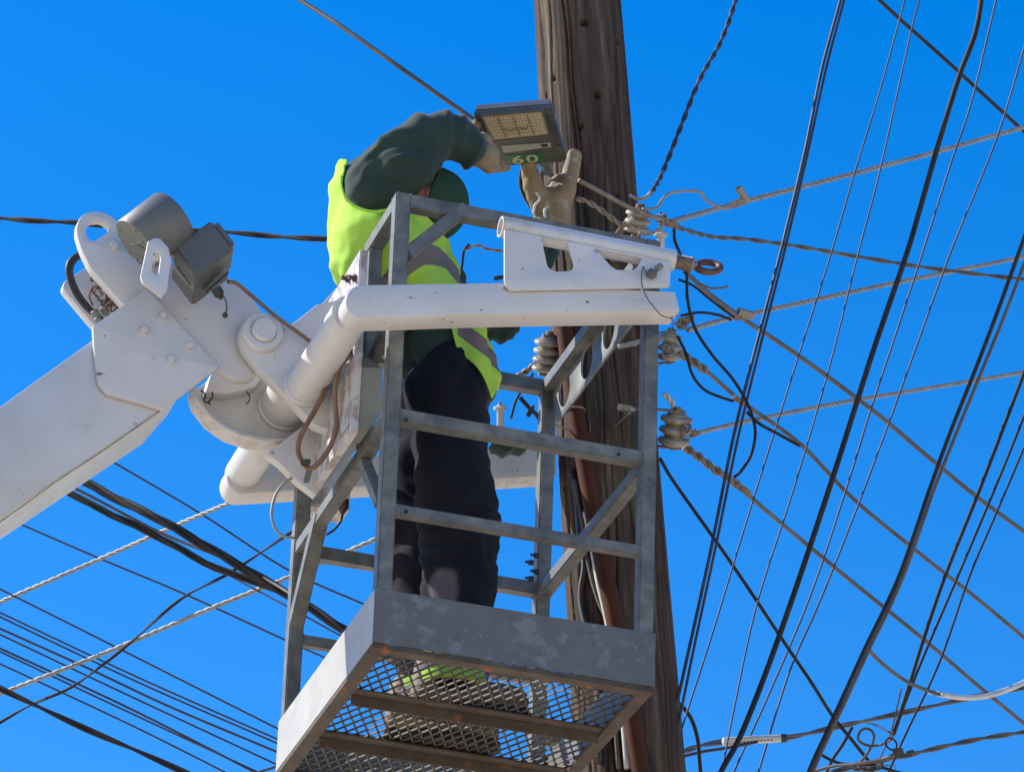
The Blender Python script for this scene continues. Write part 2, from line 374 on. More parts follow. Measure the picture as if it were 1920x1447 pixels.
# ================================================================ UTILITY POLE
YP = 0.95
pa = P(1081, 0, y=YP); pb = P(1171, 1300, y=YP)
ra = px2m(81, pa); rb = px2m(102, pb)
ax = (pa-pb).normalized(); LEN = (pa-pb).length
def pole_pt(s): return pb+ax*s          # s metres above the v=1300 point
def pole_r(s): return rb+(ra-rb)*s/LEN
s_lo = -pb.z/ax.z+0.0; s_hi = LEN+1.1
holes = []
for (u, v, r) in ((1096, 42, 9), (1157, 78, 8), (1038, 149, 6), (1122, 178, 8), (1088, 238, 7), (1157, 370, 5), (1242, 1068, 5), (1060, 915, 5), (1098, 1065, 6)):
    holes.append((u, v, r))
def build_pole():
    NA, e1 = 300, ax.cross(Vector((0, 1, 0))).normalized(); e2 = ax.cross(e1)
    svals = list(np.linspace(s_lo, -.6, 24))[:-1]+list(np.linspace(-.6, s_hi, 520))
    hits = []
    for (u, v, r) in holes:             # where the bolt holes sit on the round surface
        rr = ray(u, v).normalized(); best = None
        for t in np.linspace(10, 14, 1600):
            p = CAM+rr*t; s = (p-pb).dot(ax); q = p-pole_pt(s)
            if q.length < pole_r(s): best = (p, px2m(r, p)); break
        if best: hits.append(best)
    vs = []; gr = []
    cr = [(random.uniform(0, 2*math.pi), random.uniform(-.5, 2.2), random.uniform(.25, .9), random.uniform(.007, .018)) for _ in range(60)]
    for s in svals:
        c = pole_pt(s); R = pole_r(s)
        for k in range(NA):
            a = 2*math.pi*k/NA
            d = e1*math.cos(a)+e2*math.sin(a)
            q = Vector((math.cos(a)*1.2, math.sin(a)*1.2, s*.5))
            off = .004*noise.noise(q*1.5)+.0022*noise.noise(Vector((math.cos(a)*9, math.sin(a)*9, s*.9)))+.0012*noise.noise(Vector((math.cos(a)*30, math.sin(a)*30, s*2)))
            if s > -.8:
                for (ca, cs, cl, cw) in cr:
                    da = (a-ca-.05*math.sin(s*4+ca*9)-.02*math.sin(s*17+ca) + math.pi) % (2*math.pi)-math.pi
                    if abs(da) < .06:
                        w = max(0, 1-((s-cs)/cl)**2); off -= cw*w*math.exp(-(da/.017)**2)
            p = c+d*(R+off)
            if s > -.8:
                for hp, hr in hits:
                    dd = (p-hp).length
                    if dd < hr*2.2:
                        if dd < hr: p = p-d*min(.03, .035*(1-(dd/hr)**4))
                        else: p = p+d*.0015*(1-(dd-hr)/(hr*1.2))
            vs.append(p); gr.append((math.cos(a)*.12, math.sin(a)*.12, s))
    fs = []; n = len(svals)
    for i in range(n-1):
        for k in range(NA):
            q = (k+1) % NA; fs.append((i*NA+k, i*NA+q, (i+1)*NA+q, (i+1)*NA+k))
    fs.append(tuple((n-1)*NA+k for k in range(NA)))
    me = bpy.data.meshes.new('utility_pole'); me.from_pydata([tuple(p) for p in vs], [], fs)
    at = me.attributes.new('grain', 'FLOAT_VECTOR', 'POINT'); at.data.foreach_set('vector', [x for g_ in gr for x in g_])
    me.update(); me.shade_smooth()
    t = thing('utility_pole', pole_pt(s_lo), 'weathered grey brown wooden utility pole full of cracks and bolt holes', 'utility pole')
    link('shaft', me, M_WOOD, t)
    for hp, hr in hits:
        d = (hp-pole_pt((hp-pb).dot(ax))).normalized()
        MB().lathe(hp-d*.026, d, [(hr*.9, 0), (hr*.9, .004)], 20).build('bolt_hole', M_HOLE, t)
    return t
POLE = build_pole()
def on_pole(u, v, out=0.0):
    """point on the pole's surface seen at a pixel, moved outwards"""
    rr = ray(u, v).normalized()
    best = None; bd = 9
    for t in np.linspace(9.5, 13.5, 1200):
        p = CAM+rr*t; s = (p-pb).dot(ax); q = p-pole_pt(s); e = q.length-pole_r(s)
        if e < bd: bd = e; best = p
        if e < out: return p
    return best
# conduit and cables that run down the pole
pts = [on_pole(u, v, .028) for u, v in ((1050, 520), (1057, 600), (1072, 720), (1093, 850), (1120, 1000), (1152, 1160), (1178, 1300), (1200, 1440))]
pts.append(pts[-1]+(pts[-1]-pts[-2])*3)
t = thing('conduit_pipe', pts[-1], 'reddish brown conduit pipe running down the shaded wooden pole', 'pipe')
MB().tube(spline(pts, 8), .0225, 20).build('pipe', M_PIPE, t, smooth=60)
for u, v in ((1079, 770), (1160, 1210)):
    c = on_pole(u, v, .028); MB().torus(c, ax, .024, .003, 24, 8).build('strap', M_HARDW, t, smooth=180)
def pole_cable(name, pxs, r, m, label, out=.012):
    o = MB().tube(spline([on_pole(u, v, out) for u, v in pxs], 8), r, 10).build(name, m, None, smooth=180); tag(o, label, 'cable'); return o
pole_cable('pole_cable', [(1078, 900), (1092, 980), (1104, 1060), (1120, 1120), (1142, 1180), (1150, 1300), (1160, 1440)], .006, M_BROWNC, 'thin pale cable stapled down the sunlit left side of the pole')
pole_cable('pole_cable', [(1098, 960), (1108, 1010), (1122, 1090), (1140, 1170), (1162, 1290), (1176, 1440)], .008, M_WCABLE, 'pale grey cable hugging the left edge of the brown conduit', .016)
pole_cable('pole_cable', [(1070, 880), (1082, 930), (1087, 1000), (1096, 1060), (1090, 1130), (1118, 1260), (1125, 1430)], .009, M_BLACK, 'black cable lying in a crack at the left of the pole', .008)

# ================================================================ WORK BASKET
def Z(u, v, y=0, x=None):
    return P(u, v, y=y if x is None else None, x=x).z
BK = thing('work_basket', (W/2, D/2, ZB), 'grey galvanised steel work basket with mesh floor holding the worker', 'work basket')
S = .037
z0 = ZB; zt = ZB+H
zm = Z(757, 777); zl = Z(750, 952)
def post(x, y, za, zb):
    MB().box(x-S/2, x+S/2, y-S/2, y+S/2, za, zb).build('post', M_GALV, BK, bevel=.003)
h = S/2
TOE = .135
for x, y in ((h, h), (W-h, h), (W-h, D-h), (h, D-h)): post(x, y, z0+.008, zt-S*.0)
def rail(a, b, w=.034, hh=.034, name='rail', m=M_GALV, up=(0, 0, 1)):
    return MB().bar(a, b, w, hh, up).build(name, m, BK, bevel=.0028)
def weld(p, w, axis):
    m = MB(); rnd = random.Random(int(p[0]*1e4+p[2]*1e3))
    for i in range(26):
        t = i/26*4; k = int(t); f = (t-k)*2-1; q = [(f, -1), (1, f), (-f, 1), (-1, -f)][k]
        o = Vector((0, q[0], q[1])) if axis == 0 else Vector((q[0], 0, q[1]))
        m.ell(Vector(p)+o*(w/2)+Vector((rnd.uniform(-.001, .001), 0, 0)), .0034, .0034, .0034, n=8, m=5)
    m.build('weld_bead', M_GALV, BK, smooth=180)
for z, s_ in ((zt-.018, .034), (zm, .034), (zl, .027)):
    for xx in (S+.001, W-S-.001):
        weld((xx, h+.001, z), s_-.002, 0)
        weld((xx, D-h-.001, z), s_-.002, 0)
for yy in (S+.001, D-S-.001): weld((W-h-.001, yy, zm-.012), .032, 1); weld((h+.001, yy, zt-.019), .034, 1)
for z, s_ in ((zt-.018, .036), (zm, .034), (zl, .027)):
    rail((S, h+.001, z), (W-S, h+.001, z), s_-.001, s_)
    rail((S, D-h-.001, z), (W-S, D-h-.001, z), s_-.001, s_)
rail((h+.001, S, zt-.018), (h+.001, D-S, zt-.018), .035, .036)
rail((W-h-.001, S, zt-.018), (W-h-.001, D-S, zt-.018), .035, .036)
rail((W-h-.001, S, zm-.012), (W-h-.001, D-S, zm-.012), .033, .034)
rail((h+.001, S, zm), (h+.001, D-S, zm), .033, .034)
# braces in the front and left faces
def yb(u, v, y): return P(u, v, y=y)
def xb(u, v, x): return P(u, v, x=x)
a = yb(762, 478, h); b = yb(872, 392, h); rail(a, b, .030, .036, 'brace', up=(0, 1, 0))
yi = P(703, 455, x=h).y
MB().box(h-.016, h+.016, yi-.018, yi+.018, zm+.018, zt-.037).build('upright', M_GALV, BK, bevel=.003)
a = xb(697, 680, h); b = xb(733, 600, h); rail(a, b, .028, .026, 'brace', up=(1, 0, 0))
a = xb(680, 858, h); b = xb(714, 945, h); rail(a, b, .028, .026, 'brace', up=(1, 0, 0))
a = xb(604, 960, h); b = xb(551, 1185, h); rail(a, b, .034, .036, 'brace', up=(1, 0, 0))
# perforated stiffener under the right top rail
ptop = [P(1130, 590, x=W-.012), P(1028, 722, x=W-.012)]
def slot(u0_, v0_, u1_, v1_, w, n=10):
    a = Vector((u0_, v0_)); b = Vector((u1_, v1_)); d = (b-a).normalized(); nn = Vector((-d.y, d.x)); out = []
    for i in range(2*n):
        t = 2*math.pi*i/(2*n); c = (a+b)/2; L = (b-a).length/2
        out.append(tuple(c+d*(L*math.cos(t))+nn*(w*math.sin(t))))
    return out
prism('perforated_plate', M_GALV, [(1031, 718), (1034, 760), (1043, 790), (1052, 783), (1180, 612), (1200, 560), (1150, 566)], .006, BK, x=W-.012,
      holes=[slot(1061, 698, 1054, 763, 10), slot(1104, 643, 1095, 711, 10), slot(1147, 580, 1136, 655, 10)], bev=.001)
# toe boards
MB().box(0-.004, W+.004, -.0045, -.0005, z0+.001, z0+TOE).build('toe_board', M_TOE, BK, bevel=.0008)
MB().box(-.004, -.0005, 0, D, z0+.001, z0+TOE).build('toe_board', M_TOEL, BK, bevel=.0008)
MB().box(W+.0005, W+.004, 0, D, z0+.001, z0+TOE).build('toe_board', M_GALV, BK, bevel=.0008)
MB().box(0, W, D+.0005, D+.004, z0+.001, z0+TOE).build('toe_board', M_GALV, BK, bevel=.0008)
# floor frame and cross bars
fr = MB()
MB().box(-.003, W+.003, -.003, .032, z0-.012, z0+.0).build('floor_frame', M_RUST, BK, bevel=.001)
MB().box(-.003, .030, .033, D-.03, z0-.011, z0+.0).build('floor_frame', M_RUST, BK, bevel=.001)
MB().box(W-.030, W+.003, .033, D-.03, z0-.011, z0+.0).build('floor_frame', M_RUST, BK, bevel=.001)
MB().box(-.003, W+.003, D-.029, D+.003, z0-.012, z0+.0).build('floor_frame', M_RUST, BK, bevel=.001)
for yy in (.275, .545):
    c = MB(); c.box(.031, W-.031, yy-.018, yy+.018, z0-.006, z0-.001); c.box(.031, W-.031, yy+.013, yy+.018, z0-.032, z0-.0065)
    c.build('cross_bar', M_RUST, BK, bevel=.001)
def floor_mesh():
    cw, cl = .0275, .058; m = MB(); zf = z0+.004
    x0, x1, y0, y1 = .006, W-.006, .006, D-.006
    for sgn in (1, -1):
        dx, dy = cw, cl*sgn
        k = -60
        while k < 60:
            # line through (x0+k*cw, y0) with slope
            px_ = x0+k*cw; t0, t1 = 0, 1e9
            xs = px_; 
            if sgn > 0: f = lambda yy: px_+(yy-y0)*cw/cl
            else: f = lambda yy: px_-(yy-y0)*cw/cl
            seg = []
            N_ = int((y1-y0)/(cl/2))
            for i in range(N_):
                ya, yb_ = y0+i*cl/2, y0+(i+1)*cl/2
                xa, xb_ = f(ya), f(yb_)
                if xa < x0 or xb_ < x0 or xa > x1 or xb_ > x1: continue
                tilt = .0
                m.bar((xa, ya, zf+tilt), (xb_, yb_, zf-tilt), .0041, .0035)
            k += 1
    return m
floor_mesh().build('floor_mesh', M_MESHM, BK)
# mounting block and small things on the basket
MB().box(h+.02, .15, D+.008, D+.09, Z(650, 955, y=D), Z(650, 908, y=D)).build('mounting_block', M_WHITE, BK, bevel=.006)
for (u, v) in ((998, 1042), (988, 1055), (998, 1072), (988, 1085)):
    c = P(u+12, v, y=D-.04); MB().lathe(c, (-1, 0, 0), [(.007, 0), (.007, .012), (.0035, .012), (.0035, .022)], 10).build('bolt', M_BLACK, BK, smooth=40)
for (u, v) in ((762, 786), (1160, 851), (762, 958)):
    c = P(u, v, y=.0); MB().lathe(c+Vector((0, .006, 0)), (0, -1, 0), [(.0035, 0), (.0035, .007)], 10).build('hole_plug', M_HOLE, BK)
jb = prism('junction_box', M_GREYB, [(670, 687), (719, 688), (717, 772), (691, 806), (652, 798), (668, 770)], .08, BK, y=.13, bev=.004)
prism('lid', M_GREYP, [(672, 689), (672, 672), (688, 668), (700, 676), (716, 689)], .06, jb, y=.14, bev=.004)

# ================================================================ LIFT BOOM AND YOKE
BM = thing('lift_boom', P(150, 800, y=.3), 'white painted aerial lift boom with bolted knuckle and yoke carrying the basket', 'boom lift')
YC = .345
top = [(-420, 1064), (172, 638), (240, 650), (345, 720), (290, 775), (-420, 1245)]
arm = prism('arm', M_WHITE, [(-700, 1265), (176, 636), (350, 640), (352, 712), (303, 768), (-700, 1437)], .2, BM, y=.362, bev=.004)
seamed = None
cp = prism('cover_plate', M_WHITE, [(275, 541, 2), (174, 612, 2), (176, 650, 2), (184, 718, 8), (200, 737, 8), (305, 767, 3), (411, 688, 2)], .014, BM, y=YC, bev=.002, rnd=3)
def bolt(u, v, y, r=9.5, parent=None, m=M_WHITE):
    c = P(u, v, y=y); R = px2m(r, c); b = MB()
    b.lathe(c, (0, -1, 0), [(R*1.25, 0), (R*1.25, .003)], 24)
    b.lathe(c, (0, -1, 0), [(R*.92, .003), (R*.92, .010), (R*.7, .012)], 6)
    return b.build('bolt', m, parent or BM)
M_SEAM = mat('grimy_seam_sealant', (.20, .15, .105), .7, 0, var=(.40, .35, .28), vscale=30)
def seam(pxs, y, r, parent, name='weld_seam'):
    MB().tube(resample(spline([P(u, v, y=y) for u, v in pxs], 3), .01), r, 8).build(name, M_SEAM, parent, smooth=180)
seam([(-700, 1436), (-300, 1178), (0, 978), (100, 906), (200, 840), (300, 770)], .361, .0016, arm)
seam([(176, 615), (177, 650), (185, 719), (190, 730), (202, 739), (250, 752), (305, 767)], YC+.013, .0022, cp)
seam([(305, 767), (360, 727), (410, 689)], YC+.013, .0022, cp)
for u, v in ((270, 620), (305, 593), (356, 650), (321, 675)): bolt(u, v, YC, 8.5, cp)
seam([(345, 575), (368, 602), (378, 630), (383, 655)], .371, .0016, lk) if False else None
lk = prism('link_plate', M_WHITE, [(143, 436), (145, 416), (155, 402), (172, 396), (192, 397), (212, 406), (240, 437), (330, 500), (430, 520), (462, 545), (492, 585), (505, 640), (497, 688), (470, 711), (440, 712), (405, 690), (340, 640), (262, 580), (232, 572), (170, 503), (152, 466)],
           .03, BM, y=.372, rnd=10, bev=.003, holes=[[(160, 428, 6), (170, 413, 6), (192, 411, 6), (208, 424, 6), (203, 434, 4), (186, 446, 8), (174, 453, 8), (164, 446, 6)]])
bolt(213, 461, .372, 10, lk)
prism('rear_link_plate', M_WHITE, [(117, 540, 6), (120, 528, 6), (176, 492, 6), (192, 496, 8), (262, 572, 8), (225, 640, 6), (176, 610, 6)], .03, BM, y=.50, rnd=5, bev=.003)
for k, off in enumerate((0, 9)):
    pts = [P(u, v, y=.45) for u, v in ((215, 515), (188, 490-off), (165, 478-off*1.0), (143-off, 486), (133-off*.7, 510), (146-off*.8, 547), (168-off*.8, 577), (190-off*.6, 597), (205-off*.5, 618))]
    MB().tube(spline(pts, 8), .0056, 12).build('hydraulic_hose', M_BLACK, BM, smooth=180)
for (u, v) in ((180, 590), (197, 583), (186, 603)):
    c = P(u, v, y=.43); MB().lathe(c, CR*.5-CU*.8, [(.008, -.012), (.01, -.01), (.01, .006), (.006, .01), (.006, .02)], 10).build('hose_fitting', M_GALV, BM, smooth=40)
ro = MB()
for i in range(60):
    q = [P(random.uniform(172, 228), random.uniform(500, 575), y=random.uniform(.41, .48))]
    c0 = (185+(q[0]-CAM).length*0, 0)
    for _ in range(3): q.append(q[-1]+Vector((random.uniform(-.012, .02), random.uniform(-.015, .015), random.uniform(-.02, .012))))
    uu, vv, _ = pix(q[0])
    if vv < 497+(uu-172)*.9 or vv > 545+(uu-172)*.9: continue
    ro.tube(spline(q, 4), .0022, 6)
ro.build('frayed_wire_bundle', M_EYE, BM, smooth=180)
# drum shaped motor and its gearbox
c0 = P(255, 459, y=.2); axm = (CR*.775+CU*.632)*.90+CF*.43; axm.normalize(); R = px2m(56, c0)
mo = MB().lathe(c0, axm, [(R*.97, 0), (R, .003), (R, .115), (R*.96, .122), (R*.6, .13)], 64).build('rotary_motor', M_GREYP, BM, smooth=40)
fp = MB()
s1 = axm.cross(CF).normalized(); s2 = axm.cross(s1)
for k in range(4):
    w = math.radians(45+90*k+20); q = c0+(s1*math.cos(w)+s2*math.sin(w))*R*.82; fp.lathe(q, -axm, [(.004, -.001), (.004, .003)], 10)
fp.build('screw', M_ALU, mo)
rb_ = MB()
for a_, b_ in (((-.5, .5), (-.05, .1)), ((-.1, .6), (.1, -.2)), ((-.6, -.2), (-.2, -.5))):
    rb_.bar(c0+(s1*a_[0]+s2*a_[1])*R-axm*.001, c0+(s1*b_[0]+s2*b_[1])*R-axm*.001, .003, .003, up=axm)
rb_.build('rib', M_GREYP, mo)
K = P(369, 519, y=.16); sc = px2m(1, K)
va = (CR*-44+CU*57)*sc+CF*(29*sc); vb = (CR*66+CU*53)*sc+CF*(43*sc); vc = (CR*-14-CU*55)*sc+CF*(80*sc)
gb = MB().box8(K, va, vb, vc).build('control_box', M_GREYP, BM, bevel=.005, seg=3)
MB().box8(K+va*.12+vb*1.0+vc*.05, va*.76, vb*.13, vc*.8).build('box_flange', M_GREYP, gb, bevel=.003)
MB().box8(K+va*1.0+vb*.1+vc*.1, va*.22, vb*.5, vc*.6).build('neck', M_GREYP, gb, bevel=.003)
MB().bar(K+va*.2+vc*.45-vb*.012, K+va*.8+vc*.45-vb*.012, .0025, .004, up=vb).build('rib', M_GREYP, gb)
q = P(436, 455, y=.1); 
c = P(412, 528, y=.19); MB().box8(c, CR*.02+CU*.018, -CR*.035+CU*-.03, CF*.04+CU*.01).build('terminal_block', M_GREYP, gb, bevel=.002)
MB().lathe(P(405, 540, y=.2), -CU+CR*.5, [(.012, 0), (.013, .004), (.013, .018), (.006, .024), (.004, .03)], 16).build('cable_gland', M_BLACK, gb, smooth=40)
MB().tube(spline([P(u, v, y=.2) for u, v in ((418, 553), (424, 566), (425, 580), (422, 590))], 6), .0022, 8).build('wire_tail', M_BROWNC, gb, smooth=180)
MB().ell(P(422, 591, y=.2), .007, .007, .007).build('wire_cap', M_BLACK, gb, smooth=180)
MB().lathe(P(408, 436, y=.24), CR*.8+CU*.6, [(.008, -.01), (.01, -.004), (.01, .006), (.006, .012)], 14).build('cable_gland', M_BLACK, gb, smooth=40)
prism('slotted_bracket', M_WHITE, [(278, 452), (290, 446), (300, 447), (316, 464), (321, 488), (313, 545), (303, 557), (268, 530), (264, 518), (272, 480)], .010, BM, y=.13, bev=.0015,
      holes=[rounded([(289, 472), (299, 473), (302, 480), (298, 512), (292, 516), (284, 508)], 3)])
qb = P(300, 470, y=.14); MB().box(qb.x-.008, qb.x+.008, .141, .25, qb.z-.008, qb.z+.008).build('bracket_foot', M_WHITE, BM, bevel=.002)
# knuckle bracket
kb = prism('knuckle_plate', M_WHITE, arc(490, 627, 40, 200, 90, 10)+[(530, 603), (548, 607), (595, 570), (640, 560), (688, 630), (690, 690), (668, 700), (664, 740), (652, 798), (640, 816), (590, 796), (488, 692), (458, 655)],
           .035, BM, y=.33, bev=.004)
c = P(490, 627, y=.33); R = px2m(39, c)
MB().lathe(c, (0, -1, 0), [(R, 0), (R, .016), (R*.94, .02), (R*.66, .02), (R*.66, .016)], 48).build('pin_boss', M_WHITE, kb, smooth=40)
MB().lathe(c, (0, -1, 0), [(R*.60, .0), (R*.60, .030), (R*.54, .035)], 48).build('pivot_pin', M_WHITE, kb, smooth=40)
prism('rear_knuckle_plate', M_WHITE, [(530, 612), (560, 604), (605, 568), (640, 530), (668, 498), (700, 480), (700, 660), (600, 700), (540, 660)], .02, BM, y=.40, bev=.003,
      holes=[arc(592, 613, 9, 0, 340, 14, 13)])
prism('lower_knuckle_plate', M_WHITE, [(500, 850), (590, 780), (655, 790), (700, 800), (702, 812), (668, 842), (592, 927), (560, 903), (525, 868)], .03, BM, y=.44, bev=.003)
# curved guard below the knuckle
arc1 = [(352, 742), (360, 768), (385, 800), (420, 825), (465, 840), (520, 844), (575, 835), (610, 800), (600, 740), (500, 690), (420, 690)]
gd = prism('guard_plate', M_WHITE, arc1, .012, BM, y=.50, bev=.002)
seam([(458, 657), (488, 694), (590, 798), (640, 818)], .366, .0018, kb)
rim = MB(); rp_ = spline([P(u, v, y=.50) for u, v in ((352, 742), (360, 768), (385, 800), (420, 825), (465, 840), (520, 844), (575, 835))], 8)
vs = []; fs = []
for i, p in enumerate(rp_):
    tt = (rp_[min(i+1, len(rp_)-1)]-rp_[max(i-1, 0)]).normalized(); nn = Vector((0, 1, 0)).cross(tt).normalized()
    for oy, on in ((0, 0), (-.055, 0), (-.055, .006), (0, .006)): vs.append(p+Vector((0, oy, 0))+nn*on*(-1))
for i in range(len(rp_)-1):
    for k in range(4): q = (k+1) % 4; fs.append((i*4+k, i*4+q, i*4+4+q, i*4+4+k))
fs += [(0, 1, 2, 3), tuple(4*(len(rp_)-1)+k for k in (3, 2, 1, 0))]
rim.add(vs, fs); rim.build('guard_rim', M_WHITE, gd, smooth=40)
c = P(530, 765, y=.5); R = px2m(46, c)
MB().lathe(c, (0, -1, 0), [(R*1.08, -.01), (R*1.08, .012), (R, .016), (R, .13)], 48).build('pivot_tube', M_WHITE, gd, smooth=40)
prism('knuckle_web', M_WHITE, [(395, 700), (460, 700), (505, 690), (480, 725), (430, 738), (385, 735)], .05, BM, y=.46, bev=.004, rnd=6)
for pxs in (((376, 731), (385, 741), (383, 752), (395, 757)), ((398, 735), (398, 745), (390, 754)), ((462, 733), (467, 742), (466, 752), (462, 757))):
    MB().tube(spline([P(u, v, y=.40) for u, v in pxs], 5), .0022, 7).build('loose_tie', M_BLACK, BM, smooth=180)
# mounting flange at the basket
xf = -.03
MB().box(xf-.02, xf, .12, .46, Z(680, 800, x=xf), Z(690, 470, x=xf)).build('mounting_flange', M_WHITE, BM, bevel=.003)
for (u, v) in ((655, 523), (668, 522), (652, 655), (659, 657)):
    c = P(u, v, x=xf-.02); MB().lathe(c, (-1, 0, 0), [(.010, 0), (.010, .008), (.006, .008), (.006, .02)], 6).build('bolt', M_EYE, BM)
# yoke: two round tubes and two beams around the basket
ce = P(672, 566, y=-.13); R = px2m(37, P(620, 640, y=.1))
MB().tube([(ce.x, .345, ce.z), (ce.x, -.07, ce.z)], R, 48).build('yoke_tube', M_WHITE, BM, smooth=40)
MB().torus((ce.x, .325, ce.z), (0, 1, 0), R, .008, 40, 10).build('weld_bead', M_WHITE, BM, smooth=180)
yf = -.14
fb = prism('front_beam', M_WHITE, arc(678, 565, 30, 270, 90, 14, 31)[::1]+[(940, 530), (1266, 547), (1274, 578), (1274, 583), (1000, 587), (900, 589), (740, 594)], .075, BM, y=yf, bev=.003)
prism('slotted_plate', M_WHITE, [(946, 430, 2), (946, 530, 10), (956, 544, 6), (1256, 538, 4), (1258, 491, 3), (1200, 479, 2), (1100, 459, 2)], .008, fb, y=yf-.012, bev=.0015, rnd=3,
      holes=[[(1015, 445, 1), (1064, 454, 1), (1078, 501, 6), (1070, 508, 6), (1040, 509, 6), (1027, 501, 6)], [(1115, 465, 1), (1204, 483, 1), (1196, 500, 6), (1188, 506, 6), (1157, 506, 6), (1147, 500, 8)]])
seam([(948, 535), (957, 545), (1100, 542), (1256, 539)], yf-.003, .0020, fb)
a = P(938, 425, y=yf+.014); b = P(1262, 489, y=yf+.014); d = (b-a).normalized(); R = px2m(20.5, a)
MB().lathe(a, d, [(R*.80, .05), (R*.80, .0), (R, 0), (R, (b-a).length*1.0), (R*.9, (b-a).length+.002)], 40).build('winch_tube', M_WHITE, fb, smooth=40)
MB().lathe(a, d, [(R*.79, .028), (R*.79, .045)], 40).build('tube_bore', M_EYE, fb)
c1 = P(1260, 489, y=yf+.014)
th = [(.014, 0), (.017, .002)]
for i in range(7): th += [(.0185, .004+i*.006), (.0155, .007+i*.006)]
th += [(.019, .046), (.019, .050), (.012, .055), (.009, .062)]
MB().lathe(c1, d, th, 24).build('threaded_stub', M_HARDW, fb, smooth=40)
c2 = P(1328, 501, y=yf+.014)
nrm = (CF*.38+CU*-.0+CU*.92).normalized()
rg = MB().torus(c2, (CU*.9+CF*-.42+CR*.05), .0285, .0085, 44, 14, sx=CR).build('hook_ring', M_EYE, fb, smooth=180)
MB().lathe(P(1220, 515, y=yf-.02), (.3, -1, .1), [(.009, 0), (.013, .002), (.013, .008), (.006, .010), (.006, .02)], 18).build('lock_pin', M_GALV, fb, smooth=40)
MB().lathe(P(1233, 503, y=yf-.02), (.3, -1, .1), [(.008, 0), (.008, .012), (.004, .014)], 18).build('lock_pin', M_ALU, fb, smooth=40)
MB().tube(spline([P(u, v, y=yf-.022) for u, v in ((1224, 524), (1213, 516), (1206, 500), (1203, 530), (1212, 556), (1228, 578), (1242, 592), (1262, 598))], 8), .0012, 6).build('lanyard', M_BLACK, fb, smooth=180)
MB().torus(P(1268, 600, y=yf+.03), CF, .009, .0015, 24, 8, e=1.4).build('split_ring', M_GALV, fb, smooth=180)
yr = D+.09
cr_ = P(452, 893, y=yr+.03)
MB().tube([(cr_.x, .46, cr_.z), (cr_.x, yr+.02, cr_.z)], .045, 48).build('yoke_tube', M_WHITE, BM, smooth=40)
prism('rear_beam', M_WHITE, arc(455, 893, 30, 270, 90, 12, 32)+[(560, 862), (930, 836), (1043, 826), (1043, 890), (560, 919)], .075, BM, y=yr, bev=.004)
# hoses and cables on the knuckle
MB().tube(spline([P(428, 528, y=.25), P(445, 532, y=.27), P(470, 553, y=.3), P(520, 595, y=.305), P(560, 624, y=.31), P(592, 648, y=.31)], 8), .0048, 12).build('brown_hose', M_HOSE, BM, smooth=180)
MB().tube(spline([P(682, 667, y=.13), P(662, 667, y=.14), P(642, 680, y=.16), P(630, 710, y=.18), P(628, 750, y=.2), P(631, 795, y=.22), P(620, 835, y=.24), P(600, 865, y=.26), P(583, 878, y=.28), P(570, 870, y=.3), P(559, 845, y=.3), P(565, 815, y=.28), P(590, 770, y=.26), P(610, 730, y=.25), P(618, 702, y=.26)], 8), .0062, 14).build('brown_hose', M_HOSE, BM, smooth=180)
MB().box8(P(563, 873, y=.28), CR*.022, CU*.016+CR*.003, CF*.02).build('hose_clip', M_BLACK, BM, bevel=.002)
MB().box8(P(568, 905, y=.30), CR*.014, CU*.04+CR*.01, CF*.02).build('hose_clip', M_GREYP, BM, bevel=.002)
MB().tube(spline([P(u, v, y=.45) for u, v in ((550, 894), (530, 908), (515, 932), (509, 965), (517, 992), (532, 1005), (552, 1008))], 8), .0036, 10).build('grey_cable_loop', M_GREYB, BM, smooth=180)
MB().lathe(P(644, 943, y=.5), CU*-1+CR*-.1, [(.010, -.012), (.013, -.008), (.013, .012), (.008, .020), (.005, .026)], 16).build('black_plug', M_BLACK, BM, smooth=40)
MB().tube(spline([P(u, v, y=.5) for u, v in ((643, 962), (638, 978), (626, 993), (612, 1002))], 8), .0032, 10).build('plug_cable', M_BLACK, BM, smooth=180)

# ================================================================ WORKER
def blob(caps, voxel, sm=6, extra=None):
    m = MB()
    for (p0, p1, r0, r1) in caps:
        p0 = Vector(p0); p1 = Vector(p1); L = max((p1-p0).length, 1e-5); axx = (p1-p0)/L; prof = []
        for i in range(7): w = math.pi/2*(1-i/6); prof.append((r0*math.cos(w), -r0*math.sin(w)))
        for i in range(1, 4): prof.append((r0+(r1-r0)*i/4, L*i/4))
        for i in range(7): w = math.pi/2*i/6; prof.append((r1*math.cos(w), L+r1*math.sin(w)))
        m.lathe(p0, axx, prof, 24)
    if extra: extra(m)
    me = m.mesh('b')
    bm = bmesh.new(); bm.from_mesh(me); bmesh.ops.recalc_face_normals(bm, faces=bm.faces); bm.to_mesh(me); bm.free()
    ob = bpy.data.objects.new('b', me); COL.objects.link(ob)
    rm = ob.modifiers.new('r', 'REMESH'); rm.mode = 'VOXEL'; rm.voxel_size = voxel
    s = ob.modifiers.new('s', 'SMOOTH'); s.factor = .5; s.iterations = sm
    bpy.context.view_layer.update()
    r = bpy.data.meshes.new_from_object(ob.evaluated_get(bpy.context.evaluated_depsgraph_get()))
    bpy.data.objects.remove(ob); return r
